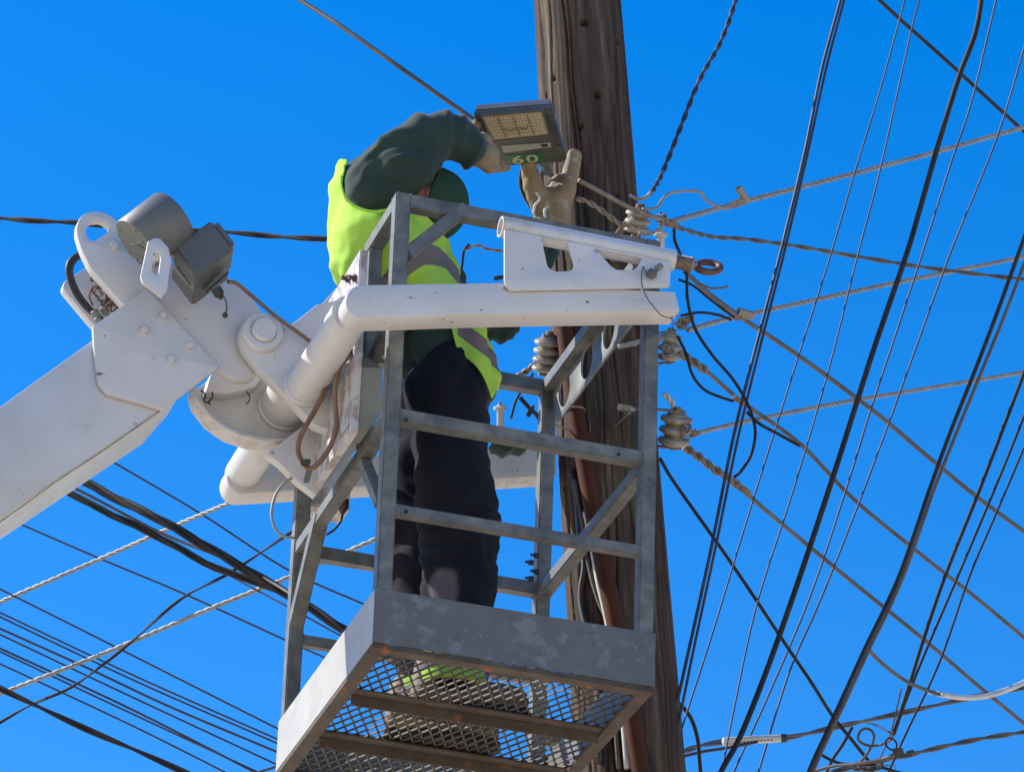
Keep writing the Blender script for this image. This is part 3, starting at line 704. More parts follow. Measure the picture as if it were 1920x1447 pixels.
def wrinkle(me, amp, scale, stretch=(1, 1, 1), ridged=True, seed=0):
    me.update(); cos = [v.co.copy() for v in me.vertices]; nrs = [v.normal.copy() for v in me.vertices]
    st = Vector(stretch)
    for i, v in enumerate(me.vertices):
        q = Vector((cos[i].x*st.x, cos[i].y*st.y, (cos[i].z-ZB)*st.z))*scale+Vector((seed, seed*2, seed*3))
        q += noise.noise_vector(q*.5)*.8
        n1 = noise.noise(q); n2 = noise.noise(q*2.3+Vector((5, 5, 5)))
        f = (1-abs(n1)*2.2) if ridged else n1
        v.co = cos[i]+nrs[i]*amp*(f+.4*n2)
PERS = thing('person', P(840, 1370, y=.42), 'worker in dark green jacket, yellow vest and green cap reaching up inside the basket', 'person')
b_ = lambda u, v, y: P(u, v, y=y)
# body: one continuous surface (head, neck, torso, arms, legs) under the clothes
hd = b_(793, 374, .28)
body_caps = [
    (hd, hd+Vector((.01, 0, -.03)), .070, .062), (b_(752, 372, .40), hd, .055, .055),
    (b_(742, 385, .40), b_(735, 470, .42), .10, .115), (b_(735, 470, .42), b_(790, 610, .42), .11, .085), (b_(790, 610, .42), b_(840, 710, .42), .085, .08),
    (b_(742, 385, .40), b_(720, 350, .28), .07, .06), (b_(720, 350, .28), b_(815, 258, .20), .05, .04), (b_(815, 258, .20), b_(888, 283, .21), .04, .03),
    (b_(742, 385, .46), b_(785, 480, .55), .07, .045), (b_(785, 480, .56), b_(860, 575, .58), .04, .04), (b_(860, 575, .58), b_(945, 604, .58), .04, .035), (b_(945, 602, .58), b_(1022, 440, .54), .035, .03),
    (b_(832, 745, .38), b_(848, 960, .33), .075, .062), (b_(848, 960, .33), b_(846, 1250, .36), .06, .04),
    (b_(815, 745, .50), b_(806, 990, .50), .075, .062), (b_(806, 990, .50), b_(800, 1310, .53), .06, .04)]
def facef(m):
    m.ell(hd+Vector((.046, .02, -.045)), .018, .016, .020)      # nose
    m.ell(hd+Vector((.008, 0, -.055)), .04, .04, .03)           # chin
me = blob(body_caps, .009, 3, facef)
body = link('body', me, M_SKIN, PERS, smooth=180)
er = MB(); er.ell(b_(805, 361, .215), .012, .010, .018); er.build('ear', M_SKIN, PERS, smooth=180)
ey = MB(); ey.ell(hd+Vector((.060, -.028, -.02)), .009, .011, .008); ey.ell(hd+Vector((.060, .028, -.02)), .009, .011, .008); ey.build('eyes', M_WCABLE, PERS, smooth=180)
MB().tube(spline([b_(806, 341, .245), b_(815, 347, .24), b_(820, 362, .243), b_(818, 380, .26)], 6), .0035, 8).build('glasses_strap', M_BLACK, PERS, smooth=180)
# jacket
jack_caps = [
    (b_(740, 392, .36), b_(728, 470, .37), .125, .130), (b_(740, 392, .48), b_(728, 470, .47), .125, .130),
    (b_(728, 470, .42), b_(790, 610, .42), .135, .118), (b_(790, 610, .42), b_(842, 705, .42), .118, .112),
    (b_(704, 362, .40), b_(722, 470, .42), .102, .128),
    (b_(842, 705, .40), b_(850, 725, .40), .11, .104),
    (b_(716, 350, .28), b_(760, 301, .22), .092, .086), (b_(760, 301, .22), b_(802, 260, .20), .086, .066), (b_(802, 262, .20), b_(842, 252, .20), .066, .058), (b_(842, 252, .20), b_(876, 274, .21), .058, .050),
    (b_(740, 372, .36), b_(775, 362, .38), .085, .062),
    (b_(760, 430, .52), b_(785, 480, .56), .075, .065), (b_(785, 480, .56), b_(860, 575, .58), .06, .055), (b_(860, 575, .58), b_(945, 604, .58), .055, .052), (b_(945, 602, .58), b_(1012, 470, .55), .050, .042), (b_(1012, 470, .55), b_(1028, 425, .53), .042, .04)]
me = blob(jack_caps, .0075, 4)
def folds(me, amp, wl, dirs, seed=0, at=None, rad=.1):
    """long cloth folds: ridges running along a direction, warped by noise"""
    me.update(); cs = [v.co.copy() for v in me.vertices]; ns = [v.normal.copy() for v in me.vertices]
    dv = dirs.normalized()
    for i, v in enumerate(me.vertices):
        q = cs[i]; w = noise.noise_vector(Vector((q.x, q.y, q.z-ZB))*4+Vector((seed, 0, 0)))
        ph = (q.dot(dv)+w.x*.07)/wl+noise.noise(q*6)*1.2
        f = (math.sin(2*math.pi*ph)); f = f if f < 0 else f**.7
        m = max(0, noise.noise(q*5+Vector((seed, 3, 1)))*1.6+.45)
        if at is not None: m = math.exp(-((q-at).length/rad)**2)*(.7+.5*m)
        v.co = q+ns[i]*amp*f*m
folds(me, .0065, .075, CR*.75-CU*.65, seed=3)
folds(me, .0035, .045, CR*.3+CU*.9+CF*.3, seed=8)
folds(me, .0018, .024, CR*.6-CU*.7+CF*.2, seed=18)
folds(me, .0050, .034, CR*.95-CU*.2, seed=4, at=b_(832, 250, .19), rad=.075)
folds(me, .0050, .040, CR*.3-CU*.9, seed=6, at=b_(690, 375, .20), rad=.085)
folds(me, .0045, .032, CR*.9+CU*.4, seed=9, at=b_(945, 604, .56), rad=.08)
jacket = link('jacket', me, M_JACK, PERS, smooth=180)
MB().torus(b_(886, 285, .213), (b_(900, 291, .215)-b_(870, 275, .205)), .041, .0085, 36, 10).build('cuff', M_JACK, jacket, smooth=180)
# vest: torso shell cut at hem and armhole
vest_caps = [(a0, a1, r0+.014, r1+.014) for (a0, a1, r0, r1) in jack_caps[:5]]
me = blob(vest_caps, .0065, 5)
folds(me, .008, .10, CU*.9+CR*.5, seed=21); folds(me, .0035, .05, CR*.9-CU*.3, seed=5); folds(me, .0016, .026, CU*.8+CR*.6, seed=15)
armhole = [(668, 262), (655, 296), (646, 322), (641, 350), (650, 374), (675, 391), (705, 397), (735, 392), (790, 380), (840, 360), (840, 200), (650, 200)]
def inside(p, poly):
    c = False; j = len(poly)-1
    for i in range(len(poly)):
        if (poly[i][1] > p[1]) != (poly[j][1] > p[1]) and p[0] < (poly[j][0]-poly[i][0])*(p[1]-poly[i][1])/(poly[j][1]-poly[i][1])+poly[i][0]: c = not c
        j = i
    return c
def hem(u): return np.interp(u, [560, 700, 760, 800, 840, 870, 900, 935, 960], [640, 632, 622, 606, 604, 650, 700, 745, 760])
torso_ax = (b_(728, 470, .42)-b_(790, 610, .42)).normalized()
bm = bmesh.new(); bm.from_mesh(me); bm.verts.ensure_lookup_table()
ymid = .36
kill = []
for v in bm.verts:
    u, vv, d = pix(v.co)
    if v.co.y < .42:
        if inside((u, vv), armhole) or vv > hem(u) or vv < 298: kill.append(v)
    else:
        if vv > hem(u)+20 or vv < 372: kill.append(v)
bmesh.ops.delete(bm, geom=kill, context='VERTS')
bm.to_mesh(me); bm.free()
bd = me.attributes.new('band', 'FLOAT', 'POINT')
bp0 = b_(780, 507, .30); vals = []
for v in me.vertices:
    u, vv, d = pix(v.co)
    h1 = (v.co-bp0).dot(torso_ax)-.030*math.exp(-((u-800)/45)**2)+.012+max(0, u-835)*.0011
    h2 = h1+.155
    vals.append(min(1, max(0, .5+(.021-min(abs(h1), abs(h2)))*60)))
bd.data.foreach_set('value', vals)
vest = link('safety_vest', me, M_VEST, PERS, smooth=180)
so_ = vest.modifiers.new('thick', 'SOLIDIFY'); so_.thickness = .003; so_.offset = 0
# loose front flap of the vest
fl = [(846, 590), (905, 585), (912, 640), (924, 680), (937, 712), (934, 730), (925, 745), (906, 712), (880, 672), (860, 640), (852, 615)]
me = prism_mesh(rounded(fl, 6), .004, y=.265, bev=.0008)
bm = bmesh.new(); bm.from_mesh(me); bmesh.ops.remove_doubles(bm, verts=bm.verts, dist=1e-5)
for _ in range(3):
    bmesh.ops.triangulate(bm, faces=bm.faces); bmesh.ops.subdivide_edges(bm, edges=[e for e in bm.edges if e.calc_length() > .012], cuts=1)
for v in bm.verts:
    u, vv, d = pix(v.co); v.co.y += .018*math.sin((u-846)*.09)+.10*((vv-590)/150)*0+.012*noise.noise(v.co*18)
bm.to_mesh(me); bm.free()
bd = me.attributes.new('band', 'FLOAT', 'POINT'); vals = []
for v in me.vertices:
    u, vv, d = pix(v.co); q = (vv-(598+(u-862)*.75)); vals.append(min(1, max(0, .5+min(q, 33-q, (u-858))*.06)))
bd.data.foreach_set('value', vals)
link('vest_flap', me, M_VEST, PERS, smooth=180)
MB().tube(spline([b_(u, v, y) for u, v, y in ((639, 330, .25), (640, 350, .23), (650, 374, .22), (675, 391, .215), (705, 397, .21), (735, 391, .215))], 8), .0035, 8).build('vest_piping', M_VEST, PERS, smooth=180)
# trousers
tro_caps = [
    (b_(842, 705, .38), b_(842, 760, .38), .098, .100), (b_(815, 715, .47), b_(812, 760, .48), .098, .10),
    (b_(838, 740, .36), b_(848, 860, .34), .104, .090), (b_(848, 860, .34), b_(858, 985, .32), .090, .096), (b_(858, 985, .32), b_(862, 1090, .33), .096, .092), (b_(862, 1090, .33), b_(850, 1240, .36), .092, .070), (b_(850, 1240, .36), b_(848, 1275, .36), .07, .066),
    (b_(806, 740, .50), b_(800, 900, .50), .104, .088), (b_(800, 900, .50), b_(792, 1080, .50), .088, .082), (b_(792, 1080, .50), b_(800, 1320, .53), .082, .064)]
me = blob(tro_caps, .0085, 4)
folds(me, .009, .11, CR*.9-CU*.25, seed=33); folds(me, .005, .07, CU*.8+CR*.6, seed=12); folds(me, .006, .045, CU*.95+CR*.3, seed=2, at=b_(860, 985, .25), rad=.13); folds(me, .006, .04, CU, seed=7, at=b_(850, 1240, .3), rad=.1)
bd = me.attributes.new('band', 'FLOAT', 'POINT'); vals = []
for v in me.vertices:
    u, vv, d = pix(v.co); q = 1-(((u-832)/(26+max(0, 1100-vv)*.2))**2+((vv-1108)/38)**2)+.5*noise.noise(v.co*25)
    vals.append(min(1, max(0, .5+q*1.5)) if v.co.y < .40 else 0)
bd.data.foreach_set('value', vals)
add_band(M_TROU, (.11, .09, .10))
link('trousers', me, M_TROU, PERS, smooth=180)
# grey knee patch: lens shaped pad sewn on
# hi-vis ankle bands
def band(c, axx, R, hgt, m, name):
    MB().lathe(c, axx, [(R*.9, -hgt/2), (R, -hgt/2), (R*1.03, 0), (R, hgt/2), (R*.9, hgt/2)], 36).build(name, m, PERS, smooth=50)
az = Vector((0, 0, 1))
band(b_(848, 1262, .36), az, .082, .075, M_VEST, 'ankle_band'); band(b_(848, 1262, .36), az, .0855, .024, M_KNEE, 'reflective_strip')
band(b_(800, 1315, .53), az, .078, .075, M_VEST, 'ankle_band'); band(b_(800, 1315, .53), az, .0815, .024, M_KNEE, 'reflective_strip')
def boot(p, yaw):
    d = Vector((math.cos(yaw), math.sin(yaw), 0)); zf = z0+.012
    p = Vector((p.x, p.y, 0)); up = lambda k: Vector((0, 0, zf+k))
    me = blob([(p-d*.05+up(.05), p-d*.04+up(.12), .042, .045), (p-d*.05+up(.05), p+d*.06+up(.05), .042, .045), (p+d*.06+up(.048), p+d*.15+up(.042), .045, .040)], .006, 4)
    for v in me.vertices:
        if v.co.z < zf+.014: v.co.z = zf+.014
    bt = link('boot', me, M_BOOT, PERS, smooth=180)
    sm = MB(); side = Vector((-d.y, d.x, 0)); out = []
    for k in range(32):
        w = 2*math.pi*k/32; wd_ = .040+.010*math.cos(w); out.append(p+d*(.05+.145*math.cos(w))+side*(wd_*math.sin(w)))
    vs = [q+Vector((0, 0, zf-.004)) for q in out]+[q+Vector((0, 0, zf+.018)) for q in out]
    sm.add(vs, [tuple(range(31, -1, -1)), tuple(range(32, 64))]+[(k, (k+1) % 32, 32+(k+1) % 32, 32+k) for k in range(32)])
    sm.build('sole', M_SOLE, bt)
boot(b_(840, 1340, .36), -.25); boot(b_(790, 1390, .53), -.05)
# cap
cc = b_(827, 386, .28); cpx = (CR*.93-CU*.22-CF*.15).normalized(); capm = MB()
prof = []
for i in range(15):
    w = math.radians(-6+96*i/14); prof.append((.091*math.cos(w), .080*math.sin(w)))
capm.lathe(cc-cpx*.012, cpx, prof, 48); cap = capm.build('cap', M_CAP, PERS, smooth=180)
s_a = cpx.cross(CF).normalized(); s_b = s_a.cross(cpx).normalized()
MB().torus(cc-cpx*.014, cpx, .090, .0035, 48, 8).build('cap_band', M_CAP, cap, smooth=180)
bl = MB(); vs = []; down = (-CU*.95+CF*.35-CR*.1); down = (down-cpx*down.dot(cpx)).normalized(); sd = cpx.cross(down)
for k in range(17):
    w = math.radians(-62+124*k/16); dr = down*math.cos(w)+sd*math.sin(w)
    vs.append(cc-cpx*.014+dr*.088); vs.append(cc-cpx*.006+dr*(.088+.055*math.cos(math.radians(-62+124*k/16)*1.2)))
vs2 = [v+cpx*.004 for v in vs]; n_ = len(vs)
fs = []
for k in range(16):
    a_ = 2*k; fs += [(a_, a_+1, a_+3, a_+2), (n_+a_+2, n_+a_+3, n_+a_+1, n_+a_), (a_+1, n_+a_+1, n_+a_+3, a_+3), (a_, a_+2, n_+a_+2, n_+a_)]
fs += [(0, n_, n_+1, 1), (n_-2, n_-1, 2*n_-1, 2*n_-2)]
bl.add(vs+vs2, fs).build('cap_bill', M_CAP, cap, smooth=50)

# ================================================================ LED LAMP HEAD held by the worker
YL = .22
zl_ = P(960, 212, y=YL).z-ZB
LP = lambda u, v, dz=0: P(u, v, z=zl_+dz)
A_, B_, C_, D_ = LP(888, 216), LP(1034, 204), LP(1063, 299), LP(940, 312)
LH = thing('led_street_light', (A_+C_)/2, 'dark grey LED street light head numbered 60 held up by gloved hands', 'street light')
E_ = LP(918, 298)
base = [A_, B_, C_, LP(1055, 305), D_, LP(925, 303), E_]
cen = sum(base, Vector())/len(base); n = len(base)
def slab(z_lo, z_hi, k0=1.0, k1=1.0, pts=base):
    lo = [cen+(p-cen)*k0+Vector((0, 0, z_lo)) for p in pts]; hi = [cen+(p-cen)*k1+Vector((0, 0, z_hi)) for p in pts]; n = len(pts)
    return MB().add(lo+hi, [tuple(range(n)), tuple(range(2*n-1, n-1, -1))]+[(i, i+n, (i+1) % n+n, (i+1) % n) for i in range(n)])
hs_ = slab(0, .014).build('housing', M_LAMPH, LH, bevel=.003)
slab(.0145, .036, .985, .95).build('lid', M_LAMPT, LH, bevel=.003)
def quad_on(u4, dz0, dz1, name, m, par, bevel=0):
    lo = [LP(u, v)+Vector((0, 0, dz0)) for u, v in u4]; hi = [LP(u, v)+Vector((0, 0, dz1)) for u, v in u4]
    return MB().add(lo+hi, [(0, 1, 2, 3), (7, 6, 5, 4)]+[(i, i+4, (i+1) % 4+4, (i+1) % 4) for i in range(4)]).build(name, m, par, bevel=bevel)
def lq(s, t):   # bilinear on the window
    q = [(904, 216), (1016, 206), (1029, 250), (926, 261)]
    a0 = Vector(q[0]).lerp(Vector(q[1]), s); a1 = Vector(q[3]).lerp(Vector(q[2]), s); r = a0.lerp(a1, t); return (r.x, r.y)
led = quad_on([(904, 216), (1016, 206), (1029, 250), (926, 261)], -.004, -.0005, 'led_board', M_LED, hs_, .0008)
for a4 in ([(901, 213), (1019, 203), (1016, 206), (904, 216)], [(1019, 203), (1033, 252), (1029, 250), (1016, 206)], [(1033, 252), (923, 264), (926, 261), (1029, 250)], [(923, 264), (901, 213), (904, 216), (926, 261)]):
    quad_on(a4, -.006, -.0003, 'bezel', M_LAMPH, hs_)
ln = MB()
for i in range(16):
    for j in range(7):
        if i % 4 == 3 and j % 2: pass
        s = .05+.9*(i+.5)/16; tq = .08+.84*(j+.5)/7; p = LP(*lq(s, tq)); ln.ell(p-Vector((0, 0, .0045)), .0032, .0055, .0025, n=8, m=6)
ln.build('led_lenses', M_LEDL, led, smooth=180)
wr = MB()
for i in (4, 8, 12):
    wr.bar(LP(*lq(i/16, .1))-Vector((0, 0, .0075)), LP(*lq(i/16, .9))-Vector((0, 0, .0075)), .0024, .0012)
wr.tube(spline([LP(*lq(.28, .5))-Vector((0, 0, .009)), LP(*lq(.36, .62))-Vector((0, 0, .009)), LP(*lq(.48, .55))-Vector((0, 0, .009)), LP(*lq(.66, .6))-Vector((0, 0, .009)), LP(*lq(.7, .5))-Vector((0, 0, .009))], 5), .0013, 6)
wr.build('board_wiring', M_HOSE, led)
for q0, q1, w_ in (((890, 218), (920, 292), 9), ((1035, 210), (1060, 292), -9)):
    fins = MB()
    for k in range(13):
        t_ = .14+.6*k/12
        u = q0[0]+(q1[0]-q0[0])*t_; v = q0[1]+(q1[1]-q0[1])*t_
        a = LP(u-w_*.2, v)-Vector((0, 0, .003)); b = LP(u+w_, v-1)-Vector((0, 0, .003)); fins.bar(a, b, .004, .007)
    fins.build('cooling_fins', M_LAMPH, hs_)
quad_on([(940, 273), (1031, 267), (1034, 275), (944, 286)], -.0015, -.0003, 'sticker', M_LABEL, hs_)
quad_on([(1014, 270), (1026, 269), (1028, 274), (1016, 275)], -.0022, -.0016, 'sticker_print', M_HOLE, hs_)
npl = quad_on([(948, 291), (1019, 286), (1024, 303), (952, 310)], -.0016, -.0004, 'number_plate', M_GREEN, hs_)
def text(s, u, v, size, m, par, ex, ey, dz, name):
    cu = bpy.data.curves.new('t', 'FONT'); cu.body = s; cu.size = size; cu.extrude = .0004; cu.align_x = 'CENTER'; cu.align_y = 'CENTER'; cu.offset = .0006; cu.space_character = 1.15
    ob = bpy.data.objects.new('t', cu); COL.objects.link(ob); bpy.context.view_layer.update()
    me = bpy.data.meshes.new_from_object(ob.evaluated_get(bpy.context.evaluated_depsgraph_get())); bpy.data.objects.remove(ob)
    o = LP(u, v)+Vector((0, 0, dz))
    for vv in me.vertices: a, b, c = vv.co; vv.co = o+ex*a+ey*b-Vector((0, 0, c))
    return link(name, me, m, par)
ex = (LP(1015, 293)-LP(955, 297)).normalized(); ey = (LP(985, 290)-LP(988, 302)).normalized()
text('60', 984.5, 298, .052, M_CREAM, npl, ex*1.25, ey, -.0025, 'digits')
MB().lathe(LP(1020, 300)+Vector((0, .01, .018)), (LP(1020, 300)-LP(990, 210)).normalized(), [(.018, -.02), (.019, 0), (.019, .03), (.014, .035), (.014, .08)], 20).build('spigot', M_LAMPT, LH, smooth=40)
MB().tube(spline([LP(1018, 302)+Vector((0, 0, .01)), P(1016, 325, y=.5), P(1018, 350, y=.5), P(1024, 372, y=.52)], 6), .005, 10).build('lead', M_GREYP, LH, smooth=180)

# gloves (leather, five separate fingers each)
zu = z0+zl_
def hand(name, palm, fingers, label=None):
    me = blob(palm+fingers, .0042, 2); wrinkle(me, .0016, 40, (1, 1, 1), True, 5)
    o = link(name, me, M_GLOVE, PERS, smooth=180)
    return o
def chain(pts, r0, r1):
    pts = [Vector(p) for p in pts]; n = len(pts)-1; out = []
    for i in range(n): out.append((pts[i], pts[i+1], r0+(r1-r0)*i/n, r0+(r1-r0)*(i+1)/n))
    return out
g1 = lambda u, v, y: P(u, v, y=y)
# right hand: palm at the lamp's left edge, fingers curled under the housing, thumb over the lid
f = [(g1(892, 286, .23), g1(912, 292, .26), .034, .034), (g1(905, 268, .25), g1(915, 300, .27), .026, .028)]
f += chain([g1(912, 300, .27), g1(932, 312, .31), g1(950, 314, .34)], .0135, .0105)
f += chain([g1(912, 294, .29), g1(930, 309, .36), g1(946, 312, .40)], .0135, .0105)
f += chain([g1(908, 305, .25), g1(925, 316, .27), g1(940, 316, .30)], .0125, .0095)
f += chain([g1(900, 306, .24), g1(915, 318, .25), g1(928, 318, .27)], .0115, .009)
f += chain([g1(896, 268, .25), g1(884, 246, .27), g1(893, 232, .30)], .0135, .011)
hand('glove', [], f)
# left hand: upright V, thumb to the left, fingers together up the lamp's right corner
f = [(g1(1034, 430, .50), g1(1036, 385, .50), .046, .048), (g1(1040, 385, .50), g1(1054, 352, .50), .040, .036), (g1(1016, 384, .50), g1(1030, 392, .50), .028, .034)]
f += chain([g1(1018, 388, .48), g1(1000, 350, .465), g1(992, 312, .455)], .0310, .0210)
f += chain([g1(1058, 362, .465), g1(1069, 325, .462), g1(1075, 290, .455)], .0210, .0150)
f += chain([g1(1060, 362, .490), g1(1073, 326, .488), g1(1080, 292, .482)], .0205, .0145)
f += chain([g1(1052, 364, .516), g1(1066, 332, .514), g1(1074, 302, .508)], .0200, .0140)
f += chain([g1(1046, 366, .542), g1(1060, 338, .540), g1(1068, 312, .532)], .0180, .0130)
hand('glove', [], f)
MB().tube(spline([g1(1000, 402, .452), g1(1003, 385, .447), g1(1012, 374, .442), g1(1006, 362, .44)], 6), .0032, 8).build('glove_seam', M_WCABLE, PERS, smooth=180)
MB().tube(spline([g1(1022, 408, .446), g1(1021, 395, .445), g1(1027, 386, .444)], 6), .0032, 8).build('glove_seam', M_WCABLE, PERS, smooth=180)
MB().tube(spline([g1(985, 305, .50), g1(978, 335, .51), g1(983, 362, .52), g1(998, 388, .52)], 6), .0085, 10).build('sleeve_edge', M_JACK, PERS, smooth=180)
# tool pouch at the far rail
pc = [(925, 826), (996, 826), (994, 836), (984, 842), (968, 838), (952, 846), (940, 838), (928, 836)]
o = prism('tool_pouch', M_JACK, pc, .05, None, y=.62, bev=.006); tag(o, 'small dark tool pouch hanging at the right of the worker behind the mid rail', 'pouch')

# ================================================================ INSULATORS AND LINE HARDWARE ON THE POLE
def insulator(u, v, d, r, hgt, tilt, label, arm=None, rings=3):
    c = P(u, v, d=d); R = px2m(r, c); Hh = px2m(hgt, c)
    axx = (CU*math.cos(tilt)+CR*math.sin(tilt)-CF*.15).normalized()
    t = thing('insulator', c, label, 'insulator')
    prof = [(R*.45, -Hh/2)]
    for i in range(rings):
        a0 = -Hh/2+Hh*(i+.05)/rings; st = Hh/rings
        prof += [(R*.75, a0), (R*.97, a0+st*.18), (R, a0+st*.4), (R*.92, a0+st*.62), (R*.62, a0+st*.74), (R*.62, a0+st*.86)]
    prof += [(R*.45, Hh/2), (R*.3, Hh/2+.004)]
    MB().lathe(c, axx, prof, 40).build('spool', M_CERAM, t, smooth=50)
    MB().lathe(c, axx, [(R*.16, -Hh*.62), (R*.26, -Hh*.62), (R*.26, -Hh*.55), (R*.14, -Hh*.5), (R*.14, Hh*.58), (R*.26, Hh*.58), (R*.26, Hh*.68)], 10).build('bolt', M_HARDW, t, smooth=40)
    s = (pole_pt((c-pb).dot(ax))-c); s = s.normalized()
    for e in (-1, 1):
        p0 = c+axx*(Hh*.56*e); MB().bar(p0-s*R*.5, p0+s*(max(.02, (pole_pt((c-pb).dot(ax))-c).length-.1)), R*.6, .005, up=axx).build('strap', M_HARDW, t, bevel=.001)
    return t
PD = (pole_pt(1.0)-CAM).dot(CF)
insulator(1196, 414, PD-.17, 25, 46, .12, 'ribbed cream insulator above the white slotted plate at the right of the pole')
insulator(1027, 665, PD-.05, 28, 66, .10, 'tall ribbed cream insulator on the left side of the pole behind the perforated plate', rings=4)
insulator(1256, 650, PD-.05, 22, 52, .05, 'grey ribbed insulator right of the basket corner post under the beam end')
insulator(1266, 805, PD-.05, 31, 62, .12, 'widest ribbed insulator right of the basket corner post at mid rail height')
insulator(1068, 868, PD+.02, 20, 46, .08, 'small ribbed insulator at the left edge of the pole behind the back post', rings=3)
def pin_ins(u, v, d, r, label):
    c = P(u, v, d=d); R = px2m(r, c)
    t = thing('pin_insulator', c, label, 'insulator')
    MB().lathe(c, CU, [(R*.5, -R*3.2), (R*.5, -R*.2), (R*.9, -R*.05), (R, R*.15), (R*.95, R*.4), (R*.45, R*.55), (R*.4, R*.8)], 28).build('porcelain', M_WCABLE, t, smooth=50)
    MB().lathe(c, CU, [(R*.2, R*.8), (R*.2, R*1.2)], 10).build('bolt', M_HARDW, t)
pin_ins(1239, 443, PD-.1, 14, 'small white mushroom shaped insulator just above the threaded ring')
pin_ins(938, 768, PD-.3, 13, 'small white mushroom shaped insulator right of the worker at the mid rail')
def clamp(name, u, v, d, s, ang, label, tube=None, m=M_HARDW):
    c = P(u, v, d=d); k = px2m(s, c); e1 = (CR*math.cos(ang)+CU*math.sin(ang)); e2 = (-CR*math.sin(ang)+CU*math.cos(ang))
    t = thing(name, c, label, 'wire clamp')
    MB().box8(c-e1*k-e2*k*.45-CF*k*.5, e1*2*k, e2*.9*k, CF*k).build('body', m, t, bevel=k*.12)
    MB().lathe(c-CF*k*.5, -CF, [(k*.32, 0), (k*.32, k*.25), (k*.15, k*.3), (k*.15, k*.6)], 6).build('bolt', m, t)
    MB().lathe(c+e1*k*.9, e1, [(k*.34, -k*.5), (k*.34, k*.3), (k*.2, k*.5)], 12).build('ferrule', m, t, smooth=40)
    if tube:
        a = P(tube[0], tube[1], d=d-.02); b = P(tube[2], tube[3], d=d); dr = (b-a).normalized(); r = px2m(tube[4], a); L = (b-a).length
        MB().lathe(a, dr, [(r*.6, .02), (r*.6, 0), (r, 0), (r, L), (r*.7, L+.003)], 20).build('capped_tube', M_GREYB, t, smooth=40)
# ---------------------------------------------------------------- cables
def wire(name, pts, r, m, label, tw=None, cat='cable', group=None, n=8, dflt=12.0):
    """pts: (u, v, depth) along the run; r in photo pixels; tw = (strands, pitch px)"""
    P3 = []; L = len(pts)
    for i, p in enumerate(pts):
        d = p[2] if len(p) > 2 else None
        P3.append([p[0], p[1], d])
    ks = [i for i in range(L) if P3[i][2] is not None]
    for i in range(L):
        if P3[i][2] is None:
            P3[i][2] = float(np.interp(i, ks, [P3[k][2] for k in ks])) if ks else dflt
    W3 = [P(u, v, d=d) for u, v, d in P3]
    path = spline(W3, 10) if L > 2 else spline(W3, 16)
    rm = px2m(r, W3[L//2]); mb = MB()
    if tw:
        k, pitch = tw; pm = px2m(pitch, W3[L//2])
        if k == 2: twist(mb, path, rm*.52, rm*.55, pm, 2, n)
        else: twist(mb, path, rm*.5, rm*.52, pm, k, n)
    else: mb.tube(resample(path, .008 if sum((q_-p_).length for p_, q_ in zip(path, path[1:])) < .8 else .014), rm, 14)
    o = mb.build(name, m, None, smooth=180); tag(o, label, cat, group); return o
PDs = PD
GR = 'overhead wires crossing the right of the sky'
wire('cable', [(1588, -60, 12.6), (1576, 0), (1541, 130), (1508, 290), (1462, 480), (1420, 640), (1375, 820), (1335, 1020), (1290, 1225), (1240, 1447), (1228, 1500, 11.0)], 3.1, M_VIOLC, 'left strand of the close parallel pair running down past the pole foot')
wire('cable', [(1596, -60, 12.6), (1583, 0), (1549, 130), (1514, 290), (1469, 480), (1428, 640), (1384, 820), (1343, 1020), (1299, 1225), (1254, 1447), (1242, 1500, 11.0)], 2.6, M_VIOLC, 'right strand of the close parallel pair running down past the pole foot')
wire('cable', [(1712, -50, 13), (1697, 0), (1650, 170), (1601, 330), (1557, 480), (1487, 700), (1405, 960), (1338, 1180), (1268, 1400), (1250, 1490, 11.2)], 1.7, M_VIOLC, 'thin violet grey wire just right of the close parallel pair')
wire('cable', [(1735, -50, 13.2), (1724, 0), (1706, 70), (1650, 320), (1608, 480), (1552, 700), (1484, 930), (1420, 1130), (1376, 1330), (1345, 1490, 11.4)], 1.7, M_VIOLC, 'second thin wire right of the close parallel pair')
wire('cable', [(1846, -50, 12.2), (1840, 0), (1828, 65), (1798, 145), (1762, 262), (1722, 402), (1698, 482), (1640, 650), (1592, 800), (1560, 900), (1500, 1080), (1440, 1250), (1388, 1380), (1352, 1447), (1340, 1500, 11)], 5.2, M_DARKC, 'thick black wavy cable sweeping down the right of the sky')
wire('cable', [(1880, -50, 13.5), (1868, 0), (1822, 190), (1782, 310), (1728, 480), (1682, 620), (1632, 770), (1592, 900), (1522, 1110), (1440, 1305), (1376, 1447), (1360, 1500, 12)], 1.9, M_VIOLC, 'thin wire close behind the thick black wavy cable')
wire('cable', [(1935, 40, 13.5), (1920, 92), (1868, 262), (1784, 470), (1722, 640), (1664, 800), (1604, 960), (1536, 1130), (1480, 1260), (1422, 1447), (1405, 1500, 12)], 1.9, M_VIOLC, 'thin wire entering the sky from the upper right edge')
wire('cable', [(1945, 380, 11.5), (1920, 447), (1872, 580), (1830, 690), (1782, 810), (1742, 920), (1715, 1000), (1686, 1080), (1656, 1146), (1623, 1213), (1582, 1303), (1551, 1370), (1519, 1440), (1500, 1500, 11)], 4.0, M_DARKC, 'black cable of the thick pair at the far right')
wire('cable', [(1948, 420, 11.6), (1926, 480), (1880, 600), (1839, 700), (1790, 820), (1749, 924), (1722, 1003), (1693, 1082), (1663, 1149), (1630, 1216), (1589, 1306), (1557, 1373), (1526, 1442), (1508, 1500, 11.1)], 3.4, M_BROWNC, 'brown grey cable twinned with the thick black one at the far right')
